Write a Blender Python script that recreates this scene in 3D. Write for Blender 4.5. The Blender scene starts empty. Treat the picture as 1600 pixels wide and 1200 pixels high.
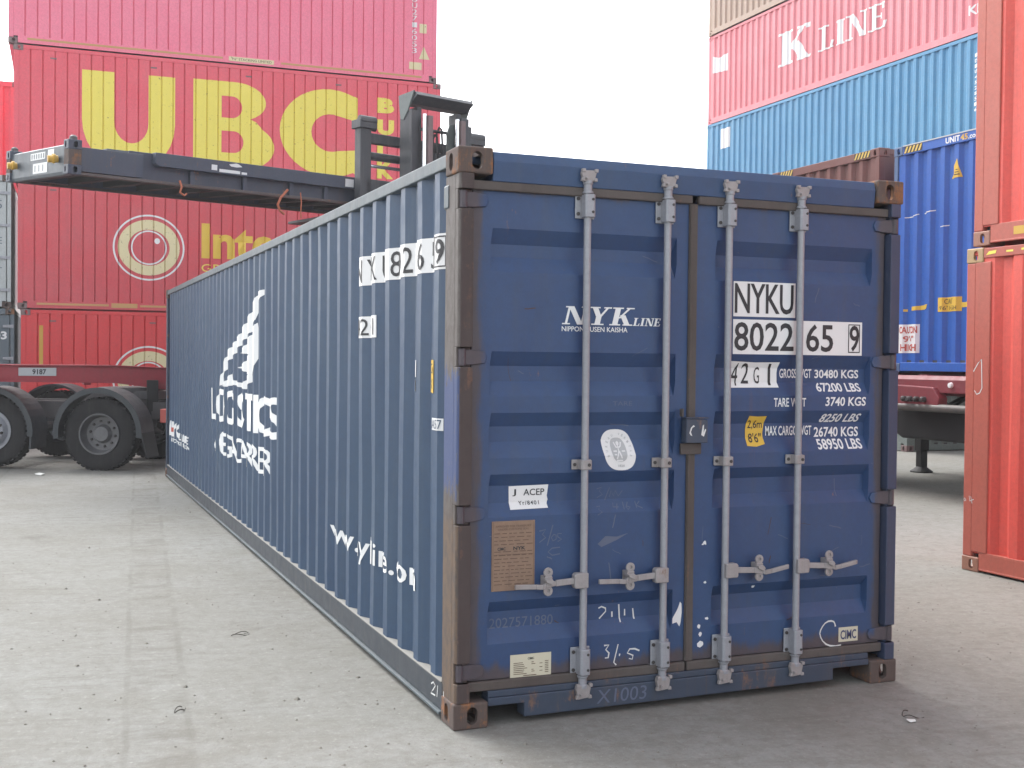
import bpy, bmesh, math, random
from mathutils import Vector, Matrix
random.seed(7)
S = bpy.context.scene
COL = S.collection
R = math.radians

# ------------------------------------------------------------------ camera
cd = bpy.data.cameras.new("camera"); cam = bpy.data.objects.new("camera", cd); COL.objects.link(cam)
cd.sensor_width = 36.0; cd.lens = 41.64; cd.clip_start = 0.1; cd.clip_end = 3000
YAW, PIT, ROL = -0.3857, -0.0186, 0.0101
fw = Vector((-math.sin(YAW)*math.cos(PIT), math.cos(YAW)*math.cos(PIT), math.sin(PIT)))
rt = Vector((math.cos(YAW), math.sin(YAW), 0)); up = rt.cross(fw)
rr = rt*math.cos(ROL) + up*math.sin(ROL); uu = -rt*math.sin(ROL) + up*math.cos(ROL)
m = Matrix((rr, uu, -fw)).transposed().to_4x4(); m.translation = Vector((-1.7358, -4.9248, 1.6403))
cam.matrix_world = m
S.camera = cam

# ------------------------------------------------------------------ sky, sun, exposure
SUN_EL, SUN_AZ = 50.0, -16.0        # azimuth measured from +Y towards +X
w = bpy.data.worlds.new("World"); S.world = w; w.use_nodes = True
wn = w.node_tree.nodes; wl = w.node_tree.links; wn.clear()
wo = wn.new("ShaderNodeOutputWorld"); bg = wn.new("ShaderNodeBackground"); sky = wn.new("ShaderNodeTexSky")
hs = wn.new("ShaderNodeHueSaturation")
sky.sky_type = 'NISHITA'; sky.sun_disc = False
sky.sun_elevation = R(SUN_EL); sky.sun_rotation = R(SUN_AZ)
sky.air_density = 1.0; sky.dust_density = 3.0; sky.ozone_density = 1.0
hs.inputs['Saturation'].default_value = 0.22
bg.inputs['Strength'].default_value = 0.15
wl.new(sky.outputs[0], hs.inputs['Color']); wl.new(hs.outputs[0], bg.inputs['Color']); wl.new(bg.outputs[0], wo.inputs[0])
sd = bpy.data.lights.new("sun", 'SUN'); sd.energy = 0.55; sd.angle = R(45); sd.color = (1.0, 0.97, 0.92)
sun = bpy.data.objects.new("sun", sd); COL.objects.link(sun)
dv = Vector((math.sin(R(SUN_AZ))*math.cos(R(SUN_EL)), math.cos(R(SUN_AZ))*math.cos(R(SUN_EL)), math.sin(R(SUN_EL))))
sun.rotation_euler = dv.to_track_quat('Z', 'Y').to_euler()
sun.location = (0, 30, 40)
S.view_settings.view_transform = 'Standard'; S.view_settings.look = 'None'
S.view_settings.gamma = 1.0; S.view_settings.exposure = 1.84

# ------------------------------------------------------------------ materials
MATS = {}
def nodes_of(name):
    mt = bpy.data.materials.new(name); mt.use_nodes = True
    nt = mt.node_tree; b = nt.nodes['Principled BSDF']
    MATS[name] = mt
    return mt, nt, b
def N(nt, t, **kw):
    n = nt.nodes.new(t)
    for k, v in kw.items(): setattr(n, k, v)
    return n
def noise(nt, vec, scale, detail=4, rough=0.6, dist=0.0):
    n = N(nt, 'ShaderNodeTexNoise'); n.inputs['Scale'].default_value = scale
    n.inputs['Detail'].default_value = detail; n.inputs['Roughness'].default_value = rough
    n.inputs['Distortion'].default_value = dist
    nt.links.new(vec, n.inputs['Vector']); return n.outputs['Fac']
def mapped(nt, vec, sc, loc=(0, 0, 0)):
    n = N(nt, 'ShaderNodeMapping'); n.inputs['Scale'].default_value = sc; n.inputs['Location'].default_value = loc
    nt.links.new(vec, n.inputs['Vector']); return n.outputs[0]
def ramp(nt, fac, a, b):
    n = N(nt, 'ShaderNodeMapRange'); n.interpolation_type = 'SMOOTHSTEP'
    n.inputs['From Min'].default_value = a; n.inputs['From Max'].default_value = b
    nt.links.new(fac, n.inputs['Value']); return n.outputs[0]
def mul(nt, a, b, op='MULTIPLY'):
    n = N(nt, 'ShaderNodeMath', operation=op)
    for i, x in enumerate((a, b)):
        if isinstance(x, (int, float)): n.inputs[i].default_value = x
        else: nt.links.new(x, n.inputs[i])
    return n.outputs[0]
def mixc(nt, fac, a, b):
    n = N(nt, 'ShaderNodeMix', data_type='RGBA')
    if isinstance(fac, (int, float)): n.inputs[0].default_value = fac
    else: nt.links.new(fac, n.inputs[0])
    for i, x in ((6, a), (7, b)):
        if isinstance(x, tuple): n.inputs[i].default_value = (*x, 1)
        else: nt.links.new(x, n.inputs[i])
    return n.outputs[2]
def bump(nt, b, h, strength=0.2, dist=0.01):
    n = N(nt, 'ShaderNodeBump'); n.inputs['Strength'].default_value = strength; n.inputs['Distance'].default_value = dist
    nt.links.new(h, n.inputs['Height']); nt.links.new(n.outputs[0], b.inputs['Normal'])
def objco(nt):
    return N(nt, 'ShaderNodeTexCoord').outputs['Object']
RUST = (0.11, 0.055, 0.032)
def paint(name, col, rust=0.1, dirt=0.25, fade=0.25, rough=0.5, dirtcol=(0.22, 0.21, 0.19), rustcol=RUST, metal=0.0, seed=0.0, fadecol=None, chip=None, edges=None):
    """weathered paint: faded patches, vertical dirt streaks, rust specks and runs"""
    mt, nt, b = nodes_of(name)
    co = mapped(nt, objco(nt), (1, 1, 1), (seed, seed*1.7, seed*0.6))
    big = ramp(nt, noise(nt, co, 0.9, 5, 0.6), 0.3, 0.75)
    fc = fadecol or tuple(min(1, c*0.75 + 0.10) for c in col)
    c = mixc(nt, mul(nt, big, fade), col, fc)
    st = ramp(nt, noise(nt, mapped(nt, co, (7, 7, 0.45)), 1.6, 4, 0.65), 0.48, 0.8)
    c = mixc(nt, mul(nt, st, dirt), c, dirtcol)
    if rust > 0:
        r1 = noise(nt, co, 5.5, 8, 0.72); r2 = noise(nt, mapped(nt, co, (9, 9, 1.1)), 2.5, 5, 0.7)
        rm = ramp(nt, mul(nt, mul(nt, r1, 0.6), mul(nt, r2, 0.4), 'ADD'), 0.66 - 0.25*rust, 0.72 - 0.2*rust)
        rc = mixc(nt, noise(nt, co, 22, 4), rustcol, tuple(min(1, x*2.3) for x in rustcol))
        c = mixc(nt, rm, c, rc)
        rr2 = ramp(nt, noise(nt, mapped(nt, co, (16, 16, 0.5), (3, 5, 1)), 1.5, 6, 0.7), 0.60, 0.78)
        c = mixc(nt, mul(nt, rr2, min(0.45, 1.6*rust)), c, rustcol)
    if chip:
        cm = ramp(nt, noise(nt, mapped(nt, co, (14, 14, 5)), 3.0, 6, 0.75), 0.70, 0.74)
        c = mixc(nt, cm, c, chip)
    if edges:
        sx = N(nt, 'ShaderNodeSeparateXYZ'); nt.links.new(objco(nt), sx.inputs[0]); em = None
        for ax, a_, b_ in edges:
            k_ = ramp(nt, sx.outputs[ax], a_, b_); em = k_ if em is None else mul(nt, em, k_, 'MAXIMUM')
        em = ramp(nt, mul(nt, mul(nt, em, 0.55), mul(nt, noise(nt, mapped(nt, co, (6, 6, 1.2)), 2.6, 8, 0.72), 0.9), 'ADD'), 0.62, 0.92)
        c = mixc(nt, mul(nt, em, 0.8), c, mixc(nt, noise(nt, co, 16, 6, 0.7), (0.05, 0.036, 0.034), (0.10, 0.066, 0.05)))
    mot = ramp(nt, noise(nt, co, 26, 8, 0.8), 0.35, 0.7)
    c = mixc(nt, mul(nt, mot, 0.34), c, mixc(nt, 0.5, c, (0.02, 0.02, 0.022)))
    nt.links.new(c, b.inputs['Base Color'])
    rn = N(nt, 'ShaderNodeMapRange'); nt.links.new(noise(nt, co, 9, 5), rn.inputs['Value'])
    rn.inputs['To Min'].default_value = rough - 0.12; rn.inputs['To Max'].default_value = rough + 0.2
    nt.links.new(rn.outputs[0], b.inputs['Roughness'])
    b.inputs['Metallic'].default_value = metal
    bump(nt, b, noise(nt, co, 40, 4), 0.12, 0.004)
    return mt
def plain(name, col, rough=0.6, metal=0.0):
    mt, nt, b = nodes_of(name)
    co = objco(nt)
    c = mixc(nt, mul(nt, noise(nt, co, 12, 5), 0.5), col, tuple(x*0.72 for x in col))
    nt.links.new(c, b.inputs['Base Color'])
    b.inputs['Roughness'].default_value = rough; b.inputs['Metallic'].default_value = metal
    return mt
def worn_print(name, col, wear=0.3, rough=0.55, under=(0.05, 0.06, 0.09)):
    """lettering and stickers with scuffs where the surface under them shows"""
    mt, nt, b = nodes_of(name)
    co = objco(nt)
    c = mixc(nt, mul(nt, noise(nt, co, 6, 5), 0.35), col, tuple(x*0.75 for x in col))
    k = ramp(nt, noise(nt, co, 17, 8, 0.75), 0.72 - 0.16*wear, 0.76 - 0.14*wear)
    c = mixc(nt, mul(nt, k, 0.85), c, under)
    nt.links.new(c, b.inputs['Base Color']); b.inputs['Roughness'].default_value = rough
    return mt

NAVY = paint('navy_paint', (0.023, 0.056, 0.140), rust=0.14, dirt=0.28, fade=0.4, dirtcol=(0.055, 0.07, 0.095), fadecol=(0.038, 0.088, 0.17), rough=0.48)
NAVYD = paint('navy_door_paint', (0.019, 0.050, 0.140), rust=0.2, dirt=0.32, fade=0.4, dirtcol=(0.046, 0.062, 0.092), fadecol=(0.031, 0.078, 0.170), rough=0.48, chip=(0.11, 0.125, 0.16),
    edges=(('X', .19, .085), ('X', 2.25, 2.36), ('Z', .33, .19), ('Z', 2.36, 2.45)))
POSTF = paint('shaded_rust_face', (0.058, 0.042, 0.040), rust=0.5, dirt=0.4, fade=0.4, rough=0.8, dirtcol=(0.09, 0.07, 0.062), fadecol=(0.075, 0.055, 0.055), rustcol=(0.075, 0.042, 0.030))  # rust brown, darkened to carry the shade on the post's front
NAVYRD = paint('dark_rusty_navy', (0.028, 0.043, 0.088), rust=0.3, dirt=0.4, fade=0.4, dirtcol=(0.055, 0.052, 0.058), fadecol=(0.045, 0.058, 0.10), rustcol=(0.075, 0.045, 0.034))
DUST = plain('settled_dust', (0.27, 0.265, 0.245), 0.95)
NAVYS = paint('navy_side_paint', (0.023, 0.054, 0.112), rust=0.06, dirt=0.5, fade=0.5, dirtcol=(0.062, 0.092, 0.124), fadecol=(0.040, 0.080, 0.135), rough=0.45, chip=(0.12, 0.145, 0.16))
NAVYR = paint('rusty_navy_paint', (0.030, 0.046, 0.080), rust=0.45, dirt=0.5, fade=0.5, dirtcol=(0.07, 0.068, 0.07), fadecol=(0.050, 0.064, 0.088), rustcol=(0.080, 0.048, 0.036))
RAILP = paint('grey_blue_rail_paint', (0.075, 0.098, 0.112), rust=0.12, dirt=0.5, fade=0.4, dirtcol=(0.16, 0.16, 0.15))
BROWNGASK = paint('rusty_gasket', (0.072, 0.058, 0.052), rust=0.35, dirt=0.4, fade=0.3, rough=0.8, rustcol=(0.085, 0.050, 0.034), dirtcol=(0.12, 0.10, 0.09))
RUSTY = paint('rusty_casting', (0.085, 0.062, 0.056), rust=0.62, dirt=0.5, fade=0.5, rough=0.85, dirtcol=(0.13, 0.105, 0.09), fadecol=(0.12, 0.085, 0.065), rustcol=(0.13, 0.058, 0.026))
GALV = paint('galvanised_grey', (0.29, 0.30, 0.33), rust=0.04, dirt=0.35, fade=0.2, dirtcol=(0.17, 0.15, 0.13), rough=0.45, metal=0.15)
GALVR = paint('stained_galvanised', (0.30, 0.28, 0.28), rust=0.30, dirt=0.5, fade=0.2, dirtcol=(0.17, 0.12, 0.09), rough=0.5, metal=0.15)
BOLT = plain('dark_bolt', (0.045, 0.04, 0.04), 0.6)
DARK = plain('dark_rubber', (0.028, 0.028, 0.03), 0.8)
STEELD = paint('dark_steel', (0.055, 0.052, 0.055), rust=0.25, dirt=0.4, fade=0.3, dirtcol=(0.14, 0.13, 0.12))
CHROME = plain('chrome_steel', (0.75, 0.76, 0.78), 0.22, 0.9)
WHITE = worn_print('white_print', (0.72, 0.73, 0.73), 0.12)
WHITEF = worn_print('faded_white_print', (0.66, 0.67, 0.67), 0.5, under=(0.06, 0.085, 0.14))
STICK = worn_print('white_sticker', (0.70, 0.70, 0.70), 0.05)
BLACK = plain('black_print', (0.018, 0.018, 0.022), 0.5)
CHALK = worn_print('chalk', (0.62, 0.63, 0.62), 0.5, 0.9, under=(0.06, 0.075, 0.13))
CHALKF = worn_print('faint_chalk', (0.105, 0.125, 0.185), 0.5, 0.9)
RUSTS = plain('rust_scratch', (0.075, 0.042, 0.03), 0.85)
YSTICK = worn_print('yellow_sticker', (0.62, 0.40, 0.05), 0.1)
REDP = worn_print('red_print', (0.45, 0.08, 0.06), 0.1)
CREAM = worn_print('cream_label', (0.55, 0.52, 0.40), 0.15, under=(0.2, 0.2, 0.2))
PLATE = paint('bronze_plate', (0.23, 0.145, 0.095), rust=0.1, dirt=0.3, fade=0.2, dirtcol=(0.16, 0.10, 0.08))
PLTXT = plain('plate_engraving', (0.11, 0.065, 0.045), 0.7)
INKB = plain('navy_ink', (0.05, 0.06, 0.14), 0.5)
GREYOV = worn_print('grey_print', (0.40, 0.41, 0.42), 0.1)

def post_material():
    mt, nt, b = nodes_of('worn_post_paint')
    co = objco(nt)
    sx = N(nt, 'ShaderNodeSeparateXYZ'); nt.links.new(co, sx.inputs[0])
    z = mul(nt, sx.outputs['Z'], mul(nt, noise(nt, mapped(nt, co, (16, 16, 5)), 3, 9, 0.78), 0.55), 'ADD')
    grey = mixc(nt, ramp(nt, noise(nt, mapped(nt, co, (14, 14, 7)), 2.2, 7, 0.7), 0.38, 0.66), (0.092, 0.080, 0.074), (0.058, 0.045, 0.040))
    c = grey
    blue = mul(nt, ramp(nt, z, 1.33, 1.36), mul(nt, ramp(nt, z, 1.875, 1.845), 0.9))
    sp = ramp(nt, noise(nt, mapped(nt, co, (25, 25, 4)), 2.5, 6, 0.7), 0.6, 0.68)
    bl = mixc(nt, sp, (0.030, 0.055, 0.150), (0.12, 0.11, 0.10))
    c = mixc(nt, blue, c, bl)
    org = ramp(nt, z, 1.26, 1.16)
    oc = mixc(nt, ramp(nt, noise(nt, mapped(nt, co, (13, 13, 7)), 2, 7, 0.7), 0.40, 0.66), (0.120, 0.075, 0.046), (0.060, 0.046, 0.040))
    c = mixc(nt, mul(nt, org, 0.85), c, oc)
    scr = ramp(nt, noise(nt, mapped(nt, co, (40, 40, 6)), 2.2, 8, 0.8), 0.68, 0.72)
    c = mixc(nt, mul(nt, scr, 0.7), c, (0.26, 0.23, 0.20))
    nt.links.new(c, b.inputs['Base Color']); b.inputs['Roughness'].default_value = 0.62
    bump(nt, b, noise(nt, co, 60, 5), 0.25, 0.004)
    return mt
POSTM = post_material()

# ------------------------------------------------------------------ mesh helpers
class MB:
    def __init__(self): self.v = []; self.f = []
    def add(self, vs, fs):
        o = len(self.v); self.v += [Vector(p) for p in vs]; self.f += [tuple(i+o for i in f) for f in fs]; return self
    def box(self, x0, x1, y0, y1, z0, z1):
        return self.add([(x0,y0,z0),(x1,y0,z0),(x1,y1,z0),(x0,y1,z0),(x0,y0,z1),(x1,y0,z1),(x1,y1,z1),(x0,y1,z1)],
                        [(0,3,2,1),(4,5,6,7),(0,1,5,4),(1,2,6,5),(2,3,7,6),(3,0,4,7)])
    def prism(self, pts, vec):
        n = len(pts); p = [Vector(a) for a in pts]; q = [a + Vector(vec) for a in p]
        return self.add(p+q, [tuple(range(n))[::-1], tuple(range(n, 2*n))] + [(i, (i+1) % n, n+(i+1) % n, n+i) for i in range(n)])
    def tube(self, pts, r, n=10, caps=True):
        pts = [Vector(p) for p in pts]; rings = []
        for i, p in enumerate(pts):
            d = (pts[min(i+1, len(pts)-1)] - pts[max(i-1, 0)]).normalized()
            a = d.orthogonal().normalized() if i == 0 else (pa - d*pa.dot(d)).normalized()
            pa = a; b = d.cross(a); rad = r[i] if isinstance(r, (list, tuple)) else r
            rings.append([p + (a*math.cos(t*2*math.pi/n) + b*math.sin(t*2*math.pi/n))*rad for t in range(n)])
        vs = [q for rg in rings for q in rg]; fs = []
        for i in range(len(pts)-1):
            for t in range(n):
                fs.append((i*n+t, i*n+(t+1) % n, (i+1)*n+(t+1) % n, (i+1)*n+t))
        if caps: fs += [tuple(range(n))[::-1], tuple(range((len(pts)-1)*n, len(pts)*n))]
        return self.add(vs, fs)
    def lathe(self, prof, c, axis, n=40, closed=False):
        ax = Vector(axis).normalized(); a = ax.orthogonal().normalized(); b = ax.cross(a); c = Vector(c); vs = []
        for r, h in prof:
            for t in range(n):
                g = 2*math.pi*t/n; vs.append(c + ax*h + (a*math.cos(g) + b*math.sin(g))*r)
        k = len(prof); fs = []
        for i in range(k if closed else k-1):
            j = (i+1) % k
            for t in range(n): fs.append((i*n+t, i*n+(t+1) % n, j*n+(t+1) % n, j*n+t))
        return self.add(vs, fs)
    def build(self, name, mat, parent=None, bevel=0.0, smooth=False, fix=True):
        me = bpy.data.meshes.new(name)
        bm = bmesh.new()
        bv = [bm.verts.new(p) for p in self.v]
        for f in self.f:
            try: bm.faces.new([bv[i] for i in f])
            except ValueError: pass
        if fix: bmesh.ops.recalc_face_normals(bm, faces=bm.faces)
        if smooth:
            for f in bm.faces: f.smooth = True
        bm.to_mesh(me); bm.free(); me.materials.append(mat)
        if smooth: 
            try: me.set_sharp_from_angle(angle=R(35))
            except Exception: pass
        return link(name, me, parent, bevel)
def link(name, me, parent=None, bevel=0.0):
    o = bpy.data.objects.new(name, me); COL.objects.link(o)
    if parent: o.parent = parent
    if bevel > 0:
        md = o.modifiers.new('edge_round', 'BEVEL'); md.width = bevel; md.segments = 2; md.limit_method = 'ANGLE'; md.angle_limit = R(40)
    return o
def thing(name, label, cat, loc=(0, 0, 0), rz=0.0, group=None):
    o = bpy.data.objects.new(name, None); COL.objects.link(o); o.empty_display_size = 0.3
    o.location = loc; o.rotation_euler = (0, 0, rz); o['label'] = label; o['category'] = cat
    if group: o['group'] = group
    return o
def tag(o, label, cat, group=None):
    o['label'] = label; o['category'] = cat
    if group: o['group'] = group
    return o
def eval_mesh(o):
    bpy.context.view_layer.update()
    dg = bpy.context.evaluated_depsgraph_get()
    return bpy.data.meshes.new_from_object(o.evaluated_get(dg))

# ---- corner casting: hollow steel block with oval apertures in end, side and top
CAST = {}
def casting_base():
    def bmobj(fn):
        bm = bmesh.new(); fn(bm); me = bpy.data.meshes.new('t'); bm.to_mesh(me); bm.free()
        o = bpy.data.objects.new('t', me); COL.objects.link(o); return o
    def bx(bm, x0, x1, y0, y1, z0, z1, bev=0):
        r = bmesh.ops.create_cube(bm, size=1)
        for v in r['verts']:
            v.co = Vector((x0+(v.co.x+.5)*(x1-x0), y0+(v.co.y+.5)*(y1-y0), z0+(v.co.z+.5)*(z1-z0)))
        if bev: bmesh.ops.bevel(bm, geom=bm.edges[:], offset=bev, segments=3, profile=0.5, affect='EDGES')
    def oval(bm, ax, c, hw, hh):
        r = min(hw, hh); pts = []
        for k in range(20):
            a = 2*math.pi*k/20; u = r*math.cos(a); w_ = r*math.sin(a)
            if hw > hh: u += (hw-hh) if u > 0 else -(hw-hh)
            else: w_ += (hh-hw) if w_ > 0 else -(hh-hw)
            pts.append((u, w_))
        lo, hi = [], []
        for u, w_ in pts:
            for L_, d in ((lo, -0.06), (hi, 0.06)):
                p = {'y': (c[0]+u, c[1]+d, c[2]+w_), 'x': (c[0]+d, c[1]+u, c[2]+w_), 'z': (c[0]+u, c[1]+w_, c[2]+d)}[ax]
                L_.append(bm.verts.new(p))
        n = len(lo); bm.faces.new(lo); bm.faces.new(hi[::-1])
        for k in range(n): bm.faces.new((lo[k], hi[k], hi[(k+1) % n], lo[(k+1) % n])[::-1])
        bmesh.ops.recalc_face_normals(bm, faces=bm.faces)
    a = bmobj(lambda bm: bx(bm, 0, .165, 0, .178, -.118, 0, .009))
    cuts = [bmobj(lambda bm: bx(bm, .026, .150, .026, .160, -.100, -.026)),
            bmobj(lambda bm: oval(bm, 'y', (.089, 0, -.060), .0255, .0395)),
            bmobj(lambda bm: oval(bm, 'x', (0, .101, -.060), .0255, .0395)),
            bmobj(lambda bm: oval(bm, 'z', (.089, .101, 0), .032, .060))]
    for c in cuts:
        md = a.modifiers.new('b', 'BOOLEAN'); md.operation = 'DIFFERENCE'; md.object = c; md.solver = 'EXACT'
    me = eval_mesh(a)
    for o in [a]+cuts: bpy.data.objects.remove(o)
    return me
CB = casting_base()
def casting_mesh(sx, sy, sz):
    if (sx, sy, sz) not in CAST:
        me = CB.copy(); me.name = 'corner_casting'
        bm = bmesh.new(); bm.from_mesh(me)
        for v in bm.verts: v.co = Vector((v.co.x*sx, v.co.y*sy, v.co.z*sz))
        bmesh.ops.recalc_face_normals(bm, faces=bm.faces)
        bm.to_mesh(me); bm.free(); me.materials.clear(); me.materials.append(None); CAST[(sx, sy, sz)] = me
    return CAST[(sx, sy, sz)]
def castings(root, W, L, H, mat, only=None):
    out = []
    for sx, x in ((1, 0), (-1, W)):
        for sy, y in ((1, 0), (-1, L)):
            for sz, z in ((1, H), (-1, 0)):
                o = link('corner_casting', casting_mesh(sx, sy, sz), root); o.location = (x, y, z)
                o.material_slots[0].link = 'OBJECT'; o.material_slots[0].material = mat if not isinstance(mat, dict) else mat.get((sx, sy, sz), mat['else'])
                out.append(o)
    return out

# ---- flat artwork (text, outlines, strokes) laid on folded sheet metal
def curve_mesh(cu):
    o = bpy.data.objects.new('t', cu); COL.objects.link(o)
    me = eval_mesh(o); bpy.data.objects.remove(o)
    bm = bmesh.new(); bm.from_mesh(me); bpy.data.meshes.remove(me)
    return bm
def fit(bm, box, shear=0.0):
    xs = [v.co.x for v in bm.verts]; ys = [v.co.y for v in bm.verts]
    x0, x1, y0, y1 = min(xs), max(xs), min(ys), max(ys); u0, v0, u1, v1 = box
    for v in bm.verts:
        a = (v.co.x-x0)/(x1-x0); b = (v.co.y-y0)/max(1e-9, y1-y0)
        v.co = Vector((u0+a*(u1-u0)+shear*(b*(v1-v0)), v0+b*(v1-v0), 0))
    return bm
def text(s, box, bold=0.0, shear=0.0, space=1.0):
    cu = bpy.data.curves.new('t', 'FONT'); cu.body = s; cu.resolution_u = 3; cu.offset = bold; cu.space_character = space
    cu.fill_mode = 'FRONT'
    return fit(curve_mesh(cu), box, shear)
def shape(*polys):
    cu = bpy.data.curves.new('t', 'CURVE'); cu.dimensions = '2D'; cu.fill_mode = 'BOTH'
    for p in polys:
        sp = cu.splines.new('POLY'); sp.points.add(len(p)-1); sp.use_cyclic_u = True
        for i, q in enumerate(p): sp.points[i].co = (q[0], q[1], 0, 1)
    return curve_mesh(cu)
def rect(u0, v0, u1, v1):
    return shape([(u0, v0), (u1, v0), (u1, v1), (u0, v1)])
def ell(cu_, cv, a, b, n=48, t0=0, t1=360):
    return [(cu_+a*math.cos(R(t0+(t1-t0)*k/n)), cv+b*math.sin(R(t0+(t1-t0)*k/n))) for k in range(n if t1-t0 >= 360 else n+1)]
def ring(c, a, b, th, n=56): return shape(ell(c[0], c[1], a, b, n), ell(c[0], c[1], a-th, b-th, n))
def stroke(paths, wd):
    bm = bmesh.new(); k = 0
    for p in paths:
        p = [Vector((a[0], a[1], 0)) for a in p]; prev = None
        for i, q in enumerate(p):
            d = (p[min(i+1, len(p)-1)] - p[max(i-1, 0)]).normalized(); n = Vector((-d.y, d.x, 0))
            ww = wd*(0.75+0.5*random.random())*0.5
            a = bm.verts.new(q+n*ww); b = bm.verts.new(q-n*ww)
            if prev: bm.faces.new((prev[0], prev[1], b, a))
            prev = (a, b)
    return bm
def merge(*bms):
    out = bmesh.new()
    for b in bms:
        me = bpy.data.meshes.new('t'); b.to_mesh(me); out.from_mesh(me); bpy.data.meshes.remove(me); b.free()
    return out
def artwork(name, layers, face, parent, label=None):
    """layers: list of (flat bmesh, material, offset); face: Face giving folds and the map to 3D"""
    me = bpy.data.meshes.new(name); out = bmesh.new(); mats = []
    for bm, mt, off in layers:
        if mt not in mats: mats.append(mt)
        us = [v.co.x for v in bm.verts]; vs = [v.co.y for v in bm.verts]
        for f_ in face.fu:
            if min(us) < f_ < max(us):
                bmesh.ops.bisect_plane(bm, geom=bm.verts[:]+bm.edges[:]+bm.faces[:], plane_co=(f_, 0, 0), plane_no=(1, 0, 0))
        for f_ in face.fv:
            if min(vs) < f_ < max(vs):
                bmesh.ops.bisect_plane(bm, geom=bm.verts[:]+bm.edges[:]+bm.faces[:], plane_co=(0, f_, 0), plane_no=(0, 1, 0))
        for v in bm.verts: v.co = face.at(v.co.x, v.co.y, off)
        for f in bm.faces: f.material_index = mats.index(mt)
        t = bpy.data.meshes.new('t'); bm.to_mesh(t); out.from_mesh(t); bpy.data.meshes.remove(t); bm.free()
    out.to_mesh(me); out.free()
    for mt in mats: me.materials.append(mt)
    o = link(name, me, parent)
    if label: o['label'] = label
    return o

def artworks(name, layers, face, parent):
    for ly in layers: artwork(name, ly if isinstance(ly, list) else [ly], face, parent)

class Face:
    """a folded sheet: u to the right as seen from outside, v up, depth profile along u or v"""
    def __init__(s, org, ud, nd, pu=None, pv=None):
        s.o, s.u, s.n = Vector(org), Vector(ud), Vector(nd)      # n: outward normal
        s.pu, s.pv = pu, pv
        s.fu = [a for a, _ in pu] if pu else []; s.fv = [a for a, _ in pv] if pv else []
    @staticmethod
    def ip(p, x):
        if x <= p[0][0]: return p[0][1]
        for (a, d), (b, e) in zip(p, p[1:]):
            if x <= b: return d + (e-d)*(x-a)/max(1e-9, b-a)
        return p[-1][1]
    wob = None
    def depth(s, u, v):
        return (s.ip(s.pu, u) if s.pu else 0) + (s.ip(s.pv, v) if s.pv else 0)
    def at(s, u, v, off=0.0):
        if s.wob: off += s.wob(u, v)
        return s.o + s.u*u + Vector((0, 0, 1))*v + s.n*(off - s.depth(u, v))
DENTS = []
def dented(seed, length, H, n, amp):
    q = random.Random(seed); D = [(q.uniform(.3, length-.3), q.uniform(.35, H-.35), q.uniform(.12, .45), q.uniform(.2, .6), q.uniform(-1.0, .45)*amp) for _ in range(n)]
    def f(u, v):
        e = max(0.0, min(1.0, (v-.17)/.15, (H-.09-v)/.15))
        return e*(0.0016*math.sin(u*2.1+v*1.7) + 0.0014*math.sin(u*5.3-v*2.9+1) + sum(a*math.exp(-((u-x)/w_)**2-((v-y)/h_)**2) for x, y, w_, h_, a in D if abs(u-x) < 3*w_))
    return f
def trap(length, pitch, depth, margin=0.1, flat=0.30, slope=0.2, inner=0.30, start_in=False):
    """trapezoid corrugation breakpoints over [0,length]"""
    n = int((length-2*margin)/pitch); m0 = (length-n*pitch)/2; p = [(0, 0)]
    for k in range(n):
        a = m0 + k*pitch
        p += [(a+pitch*flat/2, 0), (a+pitch*(flat/2+slope), depth), (a+pitch*(flat/2+slope+inner), depth), (a+pitch*(1-flat/2), 0)]
    return p + [(length, 0)]
def groove(length, pitch, depth=0.030, wd=0.03, margin=0.1):
    n = int((length-2*margin)/pitch); m0 = (length-n*pitch)/2; p = [(0, 0)]
    for k in range(n+1):
        a = m0 + k*pitch
        p += [(a-wd/2, 0), (a-wd*0.1, depth), (a+wd*0.1, depth), (a+wd/2, 0)]
    return p + [(length, 0)]
def sheet(name, face, length, z0, z1, mat, parent, wob=0.0, nz=1, u0=0.0):
    us = sorted(set([u0] + [u for u in face.fu if u0 < u < length] + [length])); mb = MB(); rows = []
    for j in range(nz+1):
        z = z0 + (z1-z0)*j/nz
        for u in us:
            q = wob*(math.sin(u*2.1+z*1.7)+math.sin(u*5.3-z*2.9+1.0)+math.sin(u*0.9+z*4.1))*math.sin(math.pi*j/nz) if wob else 0
            mb.v.append(face.at(u, z, q))
    n = len(us)
    for j in range(nz):
        for i in range(n-1): mb.f.append((j*n+i, j*n+i+1, (j+1)*n+i+1, (j+1)*n+i))
    return mb.build(name, mat, parent, fix=False)

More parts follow.
